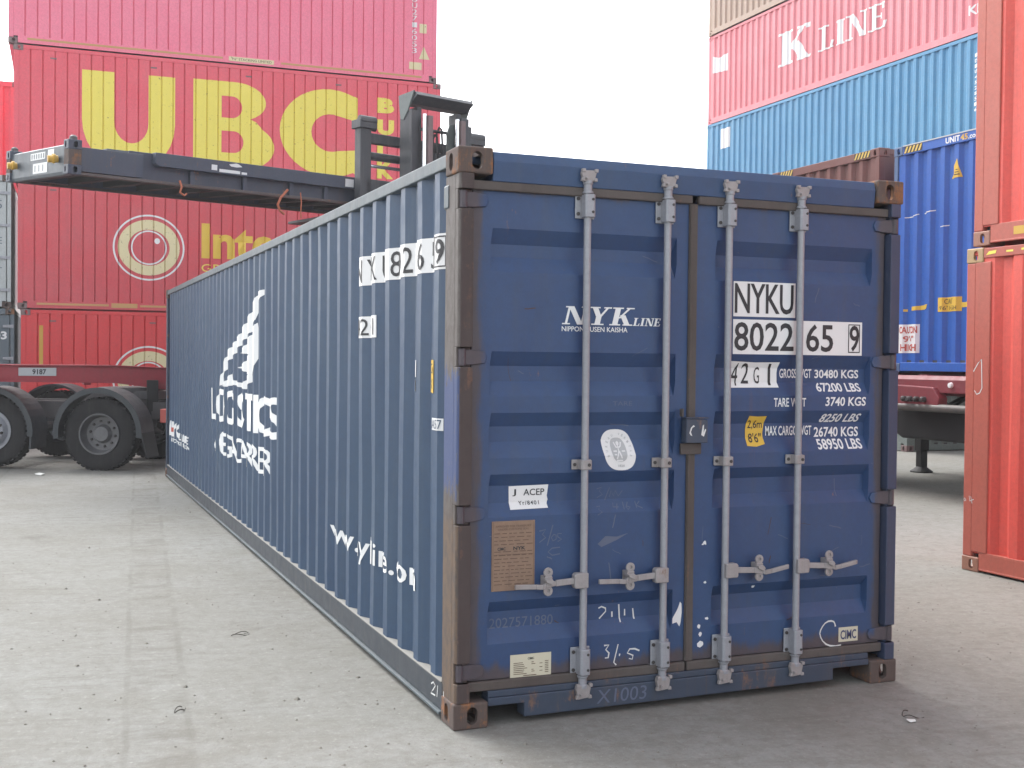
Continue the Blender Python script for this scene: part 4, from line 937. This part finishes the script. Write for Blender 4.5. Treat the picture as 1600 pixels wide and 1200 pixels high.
RIMM = paint('dirty_rim', (0.12, 0.12, 0.125), rust=0.15, dirt=0.5, fade=0.4, dirtcol=(0.09, 0.08, 0.075), rough=0.5, metal=.2)
FEND = paint('grey_fender_plastic', (0.026, 0.032, 0.038), rust=0, dirt=0.35, fade=0.4, fadecol=(0.045, 0.052, 0.058), dirtcol=(0.07, 0.07, 0.068), rough=0.5)

TUBEM = paint('dull_tube_paint', (0.075, 0.066, 0.06), rust=0.2, dirt=0.5, fade=0.4, dirtcol=(0.08, 0.07, 0.065), seed=51)
BLKST = plain('black_steel', (0.012, 0.012, 0.013), 0.7)
def skeletal(label, loc, rz, deck=1.50, length=12.4, gh=(.26, .28), lift=0.0, bulge=True, red=None):
    TRRED = red or TRREDM
    """container chassis; local x runs rearwards from the front bolster, y across"""
    t = thing('container_trailer', label, 'trailer', loc, rz, 'red container chassis trailers')
    mb = MB()
    for y in (-.50, .50):
        pts = [(0, y-.07, deck-gh[0]), (2.0, y-.07, deck-gh[0]-.02), (3.2, y-.07, deck-gh[0]-.18), (length, y-.07, deck-gh[0]-.18), (length, y-.07, deck-.07), (3.2, y-.07, deck-.05), (2.0, y-.07, deck), (0, y-.07, deck)]
        mb2 = MB(); mb2.prism(pts, (0, .012, 0)) if False else None
        mb.prism([(p[0], p[1]+.06, p[2]) for p in pts], (0, .02, 0))
        for zt in (0, 1):                                              # flanges
            path = pts[0:4] if zt == 0 else pts[4:8][::-1]
            for p, q in zip(path, path[1:]):
                dz = .014
                a_ = (p[0], y-.07, p[2]+(0 if zt == 0 else -dz)); b_ = (q[0], y-.07, q[2]+(0 if zt == 0 else -dz))
                mb.prism([a_, b_, (b_[0], b_[1], b_[2]+dz), (a_[0], a_[1], a_[2]+dz)], (0, .14, 0))
    mb.build('chassis_beam', TRRED, t, .003)
    mb = MB()
    for x in (1.6, 3.4, 5.0, 6.6, 8.2, 9.8, 11.4): mb.box(x-.05, x+.05, -.44, .44, deck-gh[0]-.05, deck-.10)
    mb.build('cross_member', TRRED, t, .003)
    bl_ = MB()
    bl_.prism([(-.10, -1.2, deck-.22), (.10, -1.2, deck-.24), (.10, -1.2, deck-.01), (-.06, -1.2, deck-.01), (-.10, -1.2, deck-.06)], (0, 2.4, 0))
    if bulge:
        bl_.prism([(-.16, .06, deck-.42), (-.16, .80, deck-.40), (-.16, .86, deck-.26), (-.16, .78, deck-.13), (-.16, .14, deck-.15), (-.16, .04, deck-.28)], (.14, 0, 0))
    bl_.build('front_bolster', TRRED, t, .012)
    if bulge:
        MB().tube([(-.13, -1.2, deck-.40), (-.13, 1.2, deck-.40)], .05, 12).build('bumper_tube', TUBEM, t, smooth=True)
        c_ = MB()
        for y in (.28, .40, .52, .62): c_.lathe([(0, 0), (.035, 0), (.035, .05), (.02, .07), (0, .07)], (-.16, y, deck-.30), (-1, 0, 0), 12)
        c_.build('air_coupling', BOLT, t)
        lm = MB().lathe([(0, 0), (.035, 0), (.03, .03), (0, .035)], (-.10, -.10, deck-.12), (-1, 0, 0), 14); lm.build('marker_lamp', WHITE, t, smooth=True)
    rb_ = MB().box(length-.12, length+.06, -1.2, 1.2, deck-.24, deck-.02).build('rear_bolster', TRRED, t, .01)
    for y in (-.65, .65):
        g_ = MB(); g_.box(2.44, 2.60, y-.07, y+.07, .34+lift, deck-.22); g_.box(2.46, 2.58, y-.06, y+.06, .05+lift, .36+lift)
        g_.lathe([(0, 0), (.17, 0), (.17, .02), (.07, .09), (0, .09)], (2.52, y, lift), (0, 0, 1), 16)
        g_.tube([(2.45, y, .80), (3.25, y*.75, deck-gh[0]-.14)], .028, 8); g_.tube([(2.45, y, .70), (3.35, y*.75, deck-gh[0]-.14)], .028, 8); g_.tube([(2.45, y, .78), (3.9, y*.8, .78)], .022, 8)
        g_.build('landing_leg', BLKST, t, .004)
    if bulge: MB().prism([(.10, -1.15, .80), (.10, -1.0, .72), (.10, 1.0, .72), (.10, 1.15, .80), (.10, 1.15, deck-.44), (.10, -1.15, deck-.44)], (1.3, 0, 0)).build('tool_box', BLKST, t, .03)
    mb = MB()
    for x in (8.6, 9.95, 11.3): mb.tube([(x, -1.02, .52), (x, 1.02, .52)], .07, 10)
    for y in (-.5, .5): mb.box(8.2, 11.7, y-.05, y+.05, .60, deck-gh[0]-.19)
    mb.build('axle_frame', STEELD, t)
    proto_ = None
    for x in (8.6, 9.95, 11.3):
        for y, s in ((-1.20, -1), (1.20, 1)): wheel(t, (x, y, .52), (0, s, 0), 'deep')
    return t
skeletal('red trailer chassis under the brown container', (8.50, 8.98, 0), 0, deck=1.60)
skeletal('red trailer chassis under the bright blue container', (8.50, 6.256, 0), 0, deck=1.535)

# ------------------------------------------------------------------ road tractor and its red trailer at the left
trl = skeletal('red trailer chassis coupled to the road tractor at the left, plate reading 9187', (-2.55, 14.42, 0), 0, deck=1.53, length=12.4, gh=(.25, .28), lift=.50, bulge=False, red=paint('red_beam_paint', (0.34, 0.030, 0.045), rust=.06, dirt=.3, fade=.3, fadecol=(.33, .06, .07), dirtcol=(.17, .05, .05)))
bm_ = kid(trl, 'chassis_beam')
pf = MB().box(.64, 1.16, -.53, -.516, 1.365, 1.485).build('number_plate', plain('aluminium_plate', (.42, .43, .45), .4, .3), trl, .002)
artwork('plate_number', [(text('9187', (.83, 1.385, 1.02, 1.465), .03), BLACK, .0015)], Face((0, -.53, 0), (1, 0, 0), (0, -1, 0)), pf)
TA = math.atan2(.44, -.90)           # heading of the tractor
trk = thing('road_tractor', 'road tractor at the left edge with dark grey mudguards over two rear wheels', 'truck', (-.77, 13.36, 0), TA)
# local frame: +x forward, -y... the near side of the tractor faces the yard: local +y
TC = -1.08                            # centre line offset from the near wheel plane
for x, kind, dz in ((0, 'deep', 0), (1.62, 'flat', .03), (4.6, 'flat', 0)):
    wheel(trk, (x, .12, .53+dz), (0, 1, 0), kind, r=.53)
    wheel(trk, (x, .12+2*TC-.24, .53+dz), (0, -1, 0), kind, r=.53)
mb = MB()
for y in (TC-.40, TC+.40): mb.box(-1.0, 5.4, y-.05, y+.05, .72, .98)
for x in (-.9, .7, 2.6, 4.2): mb.box(x-.06, x+.06, TC-.35, TC+.35, .76, .94)
for x in (0, 1.62, 4.6): mb.tube([(x, .05, .53), (x, 2*TC-.1, .53)], .08, 10)
mb.build('chassis_frame', STEELD, trk, .004)
mb = MB(); mb.box(-.55, .55, TC-.42, TC+.42, 1.02, 1.14); mb.lathe([(0, 0), (.48, 0), (.48, .06), (0, .08)], (0, TC, 1.13), (0, 0, 1), 28); mb.build('fifth_wheel', STEELD, trk, .004)
for x in (0, 1.62):
    for yy, s in ((.16, -1), (.16+2*TC-.32, 1)):
        mb = MB(); ro, ri = .66, .625; n = 22; a0, a1 = -8, 186
        y0, y1 = (yy-.46, yy+.02) if s < 0 else (yy-.02, yy+.46)
        for k in range(n):
            g0, g1 = R(a0+(a1-a0)*k/n), R(a0+(a1-a0)*(k+1)/n)
            q = [(x+ro*math.cos(g0), y0, .55+ro*math.sin(g0)), (x+ro*math.cos(g1), y0, .55+ro*math.sin(g1)), (x+ri*math.cos(g1), y0, .55+ri*math.sin(g1)), (x+ri*math.cos(g0), y0, .55+ri*math.sin(g0))]
            mb.prism(q, (0, y1-y0, 0))
            ye = y1 if s < 0 else y0                                     # rolled outer lip
            q = [(x+ro*math.cos(g0), ye-.012, .55+ro*math.sin(g0)), (x+ro*math.cos(g1), ye-.012, .55+ro*math.sin(g1)), (x+(ri-.045)*math.cos(g1), ye-.012, .55+(ri-.045)*math.sin(g1)), (x+(ri-.045)*math.cos(g0), ye-.012, .55+(ri-.045)*math.sin(g0))]
            mb.prism(q, (0, .024, 0))
        fe = mb.build('mudguard', FEND, trk, smooth=False)
        if x == 0: MB().prism([(-.66, y0, .56), (-.64, y0, .56), (-.72, y0, .20), (-.74, y0, .20)], (0, y1-y0, 0)).build('mud_flap', DARK, fe)
        else: MB().prism([(x-.64, y0, .55), (x-.61, y0, .55), (x-.60, y0, .30), (x-.63, y0, .30)], (0, y1-y0, 0)).build('mud_flap', FEND, fe)
for y in (-.15, 2*TC+.15): MB().box(-.95, -.85, y-.12, y+.12, .70, .90).build('tail_lamp', REDP, trk, .01)
MB().box(2.6, 3.7, -.42, .10, .45, 1.0).build('fuel_tank', GALVR, trk, .05)
CABP = paint('cab_paint', (.45, .46, .47), rust=.02, dirt=.3)
mb = MB(); mb.prism([(3.55, .14, .95), (5.75, .14, .55), (5.85, .14, 1.5), (5.55, .14, 2.75), (5.1, .14, 3.2), (3.55, .14, 3.1)], (0, 2*TC-.28, 0)); cab = mb.build('cab', CABP, trk, .06)
mb = MB(); mb.box(4.45, 5.35, .135, .15, 1.75, 2.5); mb.build('side_window', DARK, cab, .02)

# ------------------------------------------------------------------ flat rack hanging on the forks, and the lift truck
FRP = paint('flat_rack_paint', (0.042, 0.052, 0.080), rust=0.35, dirt=0.4, fade=0.4, fadecol=(0.065, 0.078, 0.11), dirtcol=(0.08, 0.072, 0.07), seed=31)
FRE = paint('flat_rack_end_paint', (0.062, 0.080, 0.098), rust=0.25, dirt=0.4, fade=0.4, fadecol=(0.10, 0.12, 0.135), dirtcol=(0.09, 0.085, 0.08), seed=33)
RX = math.atan2(.304, .955)
FRF = paint('rusty_flange_paint', (0.075, 0.058, 0.055), rust=0.5, dirt=0.5, fade=0.4, dirtcol=(0.10, 0.08, 0.07), seed=32)
fr = thing('flat_rack', 'dark blue folded flat rack held up in the air in front of the red stack', 'flat rack', (-1.33, 10.45, 3.87), RX)
fr.rotation_euler = (R(3.8), 0, RX)
FL, FWd, FH = 12.19, 2.438, .42
for y, yo in ((0, 0), (FWd-.16, FWd-.16)):
    mb = MB()
    s_ = 1 if y == 0 else -1; q = lambda a: (y if y == 0 else FWd) + s_*a
    def bq(x0, x1, a, b_, z0, z1): mb.box(x0, x1, min(q(a), q(b_)), max(q(a), q(b_)), z0, z1)
    bq(.80, FL-.80, .12, .16, .03, .38)
    for x0, x1, z0 in ((1.10, 4.35, .215), (4.35, 5.05, .30), (5.05, 6.30, .225), (6.30, 7.2, .30), (7.2, 11.1, .215)):
        mb.prism([(x0, q(.0), z0+.03), (x0+.05, q(.0), z0), (x1-.05, q(.0), z0), (x1, q(.0), z0+.03), (x1, q(.0), .385), (x0, q(.0), .385)], (0, s_*.13, 0)) if x1-x0 > 1 else bq(x0, x1, .05, .13, z0, .37)
    for x0 in (.17, FL-.95): bq(x0, x0+.78, .03, .15, .045, .34)
    for x0 in (1.6, 2.35, 3.05, 3.6, 4.4, 5.0, 5.7, 6.4): bq(x0, x0+.06, .06, .13, .03, .25)
    mb.build('side_beam', FRP, fr, .005)
    mb = MB(); bq(.17, FL-.17, .03, .16, .0, .035); mb.build('bottom_flange', FRF, fr, .004)
mb = MB()
for k in range(24): mb.box(.3+k*.49, .42+k*.49, .17, FWd-.17, .05, .13)
mb.box(.2, FL-.2, .17, FWd-.17, .13, .16); mb.build('deck', BLKST, fr)
mb = MB()
for k in range(9): mb.box(.55, 2.75, .20+k*.235, .36+k*.235, .30, .38)
mb.build('folded_end_wall', FRE, fr, .004)
for x0, x1 in ((.0, .17), (FL-.17, FL)):
    for y0, y1 in ((0, .17), (FWd-.17, FWd)):
        MB().box(x0+.004, x1-.004, y0+.004, y1-.004, .118, FH-.118).build('corner_post', RUSTY, fr, .006)
eb = MB(); eb.prism([(.05, .17, .0), (.03, .17, .04), (.03, .17, .36), (.07, .17, .38), (.12, .17, .38), (.12, .17, .0)], (0, FWd-.34, 0)); end_ = eb.build('end_beam', FRE, fr, .006)
MB().box(FL-.12, FL-.03, .17, FWd-.17, .0, .38).build('end_beam', FRE, fr, .006)
for sx, x in ((1, 0), (-1, FL)):
    for sy, y in ((1, 0), (-1, FWd)):
        for sz, z in ((1, FH), (-1, 0)):
            o = link('corner_casting', casting_mesh(sx, sy, sz), fr); o.location = (x, y, z); o.material_slots[0].link = 'OBJECT'; o.material_slots[0].material = RUSTY if x else FRP
EF = Face((.03, FWd, 0), (0, -1, 0), (-1, 0, 0))
artwork('number_panel', [(rect(.95, .235, 1.52, .325), WHITEF, .003), (rect(1.62, .27, 1.85, .34), WHITEF, .003), (rect(1.05, .06, 1.60, .19), WHITEF, .003),
     (merge(*[rect(.99+k*.09, .25, 1.03+k*.09, .31) for k in range(6)]), GREYB, .0045), (merge(*[rect(1.12+k*.15, .085, 1.15+k*.15, .165) for k in range(3)]), GREYB, .0045)], EF, end_)
for y in (.42, 2.02):
    tl = MB(); tl.tube([(.02, y, .20), (-.10, y+.02, .19)], .045, 12); tl.tube([(-.02, y, .20), (-.05, y, .20)], .06, 12); tl.build('twist_lock', OCHRE, fr, .003)
for x in (.085,):
    for y in (.085, FWd-.085): MB().lathe([(0, 0), (.05, 0), (.045, .04), (.02, .06), (0, .06)], (x, y, FH), (0, 0, 1), 12).build('locating_cone', STEELD, fr)
sb = [c for c in fr.children if c.name.startswith('side_beam')][0]
SBF = Face((0, 0, 0), (1, 0, 0), (0, -1, 0))
def blotch(u, v, a, b, k=9):
    return shape([(u+a*random.uniform(.5, 1.1)*math.cos(2*math.pi*i/k), v+b*random.uniform(.5, 1.1)*math.sin(2*math.pi*i/k)) for i in range(k)])
artworks('worn_lettering', [(s_, WHITEF, .002) for s_ in (rect(1.86, .25, 1.94, .32), rect(1.97, .235, 2.27, .275), blotch(2.2, .345, .12, .025), rect(2.29, .235, 2.37, .265), rect(3.90, .24, 4.04, .35))], SBF, sb)
artwork('round_sticker', [(shape(ell(5.62, .275, .05, .06, 20), ell(5.62, .275, .035, .043, 20)), STICK, .002), (shape(ell(5.62, .275, .022, .03, 14)), STICK, .002), (shape([(5.36, .23), (5.46, .23), (5.41, .30)]), YSTICK, .002)], SBF, sb)
artwork('line_lettering', [(text('Dana', (4.62, .24, 4.82, .32), .02, .2), STICK, .002)], SBF, sb)
STRAP = plain('orange_strap', (.42, .13, .07), .8)
def hang(name, label, x, pts, r):
    q = Matrix.Rotation(RX, 4, 'Z'); base = Vector((-1.33, 10.45, 3.87))
    mb = MB(); mb.tube([q @ Vector((x+a, y_, z)) + base for a, y_, z in pts], r, 6); o = mb.build(name, STRAP); tag(o, label, 'strap', 'torn straps under the flat rack'); return o
hang('strap', 'short torn orange strap under the left part of the flat rack', 1.42, [(0, -.02, .06), (.02, -.04, -.02), (.0, -.03, -.09), (.05, -.05, -.13), (.09, -.03, -.10)], .014)
hang('strap', 'long torn orange strap hanging in a loop from the flat rack', 2.86, [(.12, -.02, .10), (.06, -.04, .04), (.0, -.05, -.02), (-.04, -.04, -.12), (-.01, -.05, -.20), (.06, -.04, -.24)], .018)
hang('strap', 'thin straight strap tail right of the looped one under the flat rack', 3.18, [(0, -.02, .08), (.01, -.03, -.05), (.0, -.03, -.2), (.01, -.03, -.27)], .009)

FKP = paint('lift_truck_paint', (0.040, 0.043, 0.050), rust=0.12, dirt=0.35, fade=0.4, fadecol=(0.075, 0.078, 0.085), dirtcol=(0.14, 0.13, 0.125), seed=35)
FKC = paint('lift_truck_cap_paint', (0.11, 0.135, 0.13), rust=0.05, dirt=0.3, fade=0.3, seed=37)
FKR = paint('mast_channel_paint', (0.15, 0.095, 0.095), rust=0.15, dirt=0.4, fade=0.3, seed=39)
fk = thing('lift_truck', 'dark heavy lift truck behind the blue container, mast raised to the flat rack', 'lift truck', (3.69, 11.50, 0), R(17.46))
for s in (-1, 1):
    mb = MB(); mb.box(s*.44-.07, s*.44+.07, -.14, .16, .30, 5.20); mb.box(s*.35-.04, s*.35+.04, -.10, .10, .5, 5.26); mb.build('mast_upright', FKP, fk, .008)
    mb = MB(); mb.box(s*.29-.04, s*.29+.04, -.30, -.16, .6, 5.12); mb.build('inner_channel', FKR, fk, .006)
    MB().tube([(s*.29-.068, -.24, .6), (s*.29-.068, -.24, 5.14)], .032, 12).build('lift_cylinder', CHROME, fk, smooth=True)
mb = MB(); mb.prism([(-.50, .14, 5.30), (-.50, .17, 5.43), (-.50, -.20, 5.45), (-.50, -.27, 5.39), (-.50, -.10, 5.29)], (1.0, 0, 0)); mb.build('mast_crosshead', FKP, fk, .01)
MB().prism([(-.525, .13, 5.10), (-.525, .18, 5.44), (-.525, -.21, 5.46), (-.525, -.06, 5.20), (-.525, .05, 5.08)], (.025, 0, 0)).build('end_plate', FKC, fk, .004)
MB().prism([(.50, .13, 5.10), (.50, .18, 5.44), (.50, -.21, 5.46), (.50, -.06, 5.20), (.50, .05, 5.08)], (.025, 0, 0)).build('end_plate', FKC, fk, .004)
mb = MB(); 
for z, h in ((4.98, .03), (4.55, .22), (4.05, .03), (2.6, .2), (1.0, .25)): mb.box(-.36, .36, -.02, .06, z-h/2, z+h/2)
mb.build('mast_cross_member', FKP, fk, .005)
for hx, hz in ((-.10, 5.0), (-.02, 4.93), (.06, 5.05)):
    MB().tube([(hx, -.08, 2.0), (hx, -.10, hz-.3), (hx+.01, -.06, hz-.05), (hx+.03, .02, hz), (hx+.04, .10, hz-.08), (hx+.05, .12, 3.9)], .016, 8).build('hydraulic_hose', DARK, fk, smooth=True)
MB().prism([(.18, -.05, 4.62), (.33, -.05, 4.62), (.33, -.05, 5.1), (.23, -.05, 5.1), (.18, -.05, 4.95)], (0, .03, 0)).build('valve_plate', FKC, fk, .004)
mb = MB()
for x in (-1.0, 1.0): mb.box(x-.09, x+.09, .28, .44, 3.80, 4.98)
mb.box(-1.0, 1.0, .30, .42, 4.74, 4.88); mb.box(-1.0, 1.0, .28, .42, 4.02, 4.22)
mb.build('fork_carriage', FKP, fk, .01)
MB().tube([(-1.0, .36, 4.56), (1.0, .36, 4.56)], .06, 12).build('carriage_shaft', FKP, fk, smooth=True)
MB().tube([(-.95, .36, 4.42), (.95, .36, 4.42)], .025, 10).build('shift_cylinder', CHROME, fk, smooth=True)
for s in (-1, 1):
    mb = MB(); mb.box(s*.98-.14, s*.98+.14, .24, .48, 4.93, 5.05); mb.tube([(s*.98-.12, .30, 5.04), (s*.98+.14, .30, 5.04)], .07, 12); mb.tube([(s*.98-.02, .44, 5.0), (s*.98+.24, .44, 4.98)], .05, 10); mb.build('fork_roller', FKP, fk, .006)
    mb = MB(); mb.prism([(s*.62-.12, .44, 4.18), (s*.62-.12, .52, 4.18), (s*.62-.12, .52, 3.86), (s*.62-.12, 3.0, 3.86), (s*.62-.12, 3.0, 3.82), (s*.62-.12, .46, 3.77), (s*.62-.12, .44, 3.80)], (.24, 0, 0)); mb.build('fork', STEELD, fk, .006)
mb = MB(); mb.box(.53, .59, -.1, 0, 4.7, 5.10); mb.box(.47, .57, -.12, .02, 4.66, 4.74); mb.prism([(.47, -.16, 4.45), (.80, -.16, 4.45), (.66, -.16, 4.66), (.49, -.16, 4.66)], (0, .2, 0)); mb.build('hose_reel', FKP, fk, .006)
mb = MB(); mb.prism([(-1.1, -.5, .45), (-1.1, -4.9, .45), (-1.1, -5.2, .8), (-1.1, -5.2, 1.75), (-1.1, -3.2, 1.75), (-1.1, -3.0, 1.2), (-1.1, -1.2, 1.2), (-1.1, -.8, 1.55), (-1.1, -.5, 1.55)], (2.2, 0, 0)); mb.build('body', FKP, fk, .05)
mb = MB()
for x in (-.62, .62):
    for y in (-1.15, -2.75): mb.box(x-.05, x+.05, y-.05, y+.05, 1.2, 2.95)
mb.box(-.75, .75, -2.95, -.95, 2.95, 3.05); mb.build('cab_frame', FKP, fk, .01)
mb = MB(); mb.box(-.32, .32, -2.6, -2.0, 1.25, 1.5); mb.box(-.32, .32, -2.72, -2.58, 1.3, 2.05); mb.build('seat', DARK, fk, .04)
for x, y in ((-1.1, -.95), (1.1, -.95), (-1.1, -4.1), (1.1, -4.1)): wheel(fk, (x+(.18 if x > 0 else -.18), y, .62), (1 if x > 0 else -1, 0, 0), 'deep', r=.62, wd=.36)

# ------------------------------------------------------------------ orange red containers at the right edge
ORA = paint('orange_red_paint', (0.68, 0.082, 0.062), rust=0.05, dirt=0.26, fade=0.45, fadecol=(0.64, 0.145, 0.105), dirtcol=(0.32, 0.07, 0.05), rough=0.5, seed=41, chip=(.55, .26, .2))
ORP = paint('orange_post_paint', (0.44, 0.10, 0.07), rust=0.12, dirt=0.35, fade=0.4, fadecol=(0.40, 0.125, 0.09), dirtcol=(0.24, 0.10, 0.07), seed=43, chip=(.5, .35, .3))
CASTO = paint('orange_casting', (0.30, 0.13, 0.085), rust=0.3, dirt=0.3, fade=0.4, dirtcol=(.38, .26, .17), seed=45)
CASTY = paint('yellow_casting', (0.40, 0.26, 0.12), rust=0.25, dirt=0.3, fade=0.4, dirtcol=(.30, .2, .12), seed=47)
OL = 6.058
oa, oaf, _ = container('orange red container on the ground at the right edge', ORA, L=OL, H=2.585, loc=(5.25, 2.565-OL, 0), cast={'else': CASTO, (1, -1, 1): CASTY}, rail=ORP, post=ORP, dents=9, group='orange red containers at the right edge')
ob, obf, _ = container('upper orange red container at the right edge, resting on the other', ORA, L=OL, H=2.585, loc=(5.27, 2.52-OL, 2.60), cast=CASTO, rail=ORP, post=ORP, dents=9, group='orange red containers at the right edge')
for t in (oa, ob):
    MB().prism([(.002, OL-.26, .16), (.002, OL-.10, .16), (.002, OL-.10, 2.47), (.002, OL-.26, 2.47)], (.05, 0, 0)).build('side_post', ORP, t, .006)
OF = Face((.002, OL, 0), (0, -1, 0), (-1, 0, 0))
uoa = lambda y: 2.565 - y
artworks('chalk_mark', [(stroke([[(uoa(2.47), 1.60), (uoa(2.42), 1.668), (uoa(2.385), 1.70), (uoa(2.375), 1.47), (uoa(2.40), 1.43), (uoa(2.43), 1.42), (uoa(2.455), 1.45)]], .008), CHALK, .0015),
   (stroke([[(uoa(2.55), .567), (uoa(2.542), .58), (uoa(2.525), .563), (uoa(2.541), .556), (uoa(2.55), .567)], [(uoa(2.493), .603), (uoa(2.484), .562), (uoa(2.443), .579)], [(uoa(2.475), .60), (uoa(2.46), .545)]], .006), CHALK, .0015)], OF, oa)
OR_ = Face((.006, OL, 0), (0, -1, 0), (-1, 0, 0))
artworks('yellow_dash', [(shape([(uoa(2.36), 2.522), (uoa(2.26), 2.53), (uoa(2.25), 2.555), (uoa(2.33), 2.55)]), YEL, .002), (rect(uoa(2.15), 2.53, uoa(2.08), 2.545), YEL, .002), (rect(uoa(2.0), 2.535, uoa(1.92), 2.55), YEL, .002)], OR_, kid(oa, 'top_rail'))
artwork('yellow_band', [(rect(.42, .062, 2.4, .125), OCHRE, .002)], OR_, kid(ob, 'bottom_rail'))
# ------------------------------------------------------------------ small litter on the yard
rnd = random.Random(3)
PEB = plain('pebble', (0.16, 0.15, 0.13), 0.95)
mb = MB()
for k in range(2600):
    r_ = (rnd.random()**.6)
    dist = 2.6 + 15*r_*r_; a = YAW*-1 + rnd.uniform(-.52, .52)
    x = -1.7358 + dist*math.sin(a); y = -4.9248 + dist*math.cos(a)
    if -.1 < x < 2.6 and y > -.1: continue
    s = rnd.uniform(.0025, .0085)*(2.2 if rnd.random() < .03 else 1); q = [rnd.uniform(.6, 1.3) for _ in range(6)]; hz = s*rnd.uniform(.5, .9)
    mb.add([(x+s*q[0], y, 0), (x+s*.3*q[1], y+s*q[1], 0), (x-s*q[2], y+s*.2, 0), (x-s*.2, y-s*q[3], 0), (x+s*.15, y+s*.1, hz), (x+s*.5*q[4], y-s*.3, hz*.8)], [(0, 1, 4), (1, 2, 4), (2, 3, 4), (3, 5, 4), (5, 0, 4), (3, 0, 5)])
pe = mb.build('pebbles', PEB); pe['kind'] = 'stuff'
WIRE = plain('rusty_wire', (.045, .038, .032), .8)
def atg(px, py):
    d = fw + rr*((px-800)/1850.65) + uu*((600-py)/1850.65); t_ = -1.6403/d.z; return Vector((-1.7358, -4.9248, 1.6403)) + d*t_
def loop(label, c, a, b, rot, gap):
    pts = []
    for k in range(13):
        g = R(gap/2+(360-gap)*k/12); u, v = a*math.cos(g), b*math.sin(g); pts.append((c[0]+u*math.cos(rot)-v*math.sin(rot), c[1]+u*math.sin(rot)+v*math.cos(rot), .006+.008*math.sin(k)))
    o = MB().tube(pts, .0024, 6).build('wire_loop', WIRE); tag(o, label, 'wire')
loop('small bent wire loop on the ground at lower left, nearest the camera', (-1.09, .74), .045, .018, 1.0, 60)
loop('small oval wire loop on the ground left of the container side', (-.58, 2.18), .055, .03, .2, 30)
loop('thin curved wire lying on the ground right of the container doors', (2.13, -.51), .08, .05, .1, 190)
PAPER = plain('paper_scrap', (.62, .62, .6), .8)
def scrap(label, c, s, rot):
    mb = MB(); pts = []
    for k in range(6):
        g = 2*math.pi*k/6+rot; rr_ = s*rnd.uniform(.6, 1.1); pts.append((c[0]+rr_*math.cos(g), c[1]+rr_*.6*math.sin(g), .004+rnd.uniform(0, .3)*s))
    mb.prism(pts, (0, 0, .002)); tag(mb.build('paper_scrap', PAPER), label, 'litter')
scrap('white paper scrap on the ground at the bottom right', (1.70, -1.45), .022, .3)
scrap('white scrap on the ground near the foot of the orange container', (4.30, 2.45), .05, 1.2)
scrap('white scrap on the ground in front of the right container foot', (2.02, -.60), .03, 2.0)
scrap('pale crumpled scrap in the tractor wheel shadow at the left edge', (-1.62, 12.75), .10, .6)

# ------------------------------------------------------------------ thin volume of air added to stand in for lens glare
hz = MB().box(-30, 45, -14, 50, -1.0, 15.5)
hm = bpy.data.materials.new('glare_air'); hm.use_nodes = True; nt = hm.node_tree; nt.nodes.clear()
ho = nt.nodes.new('ShaderNodeOutputMaterial'); pv = nt.nodes.new('ShaderNodeVolumePrincipled')
pv.inputs['Color'].default_value = (0.95, 0.96, 1.0, 1); pv.inputs['Density'].default_value = 0.0011; pv.inputs['Anisotropy'].default_value = 0.3
nt.links.new(pv.outputs[0], ho.inputs['Volume']); hm.cycles.homogeneous_volume = True
ho_ = hz.build('glare_haze', hm); ho_['kind'] = 'stuff'
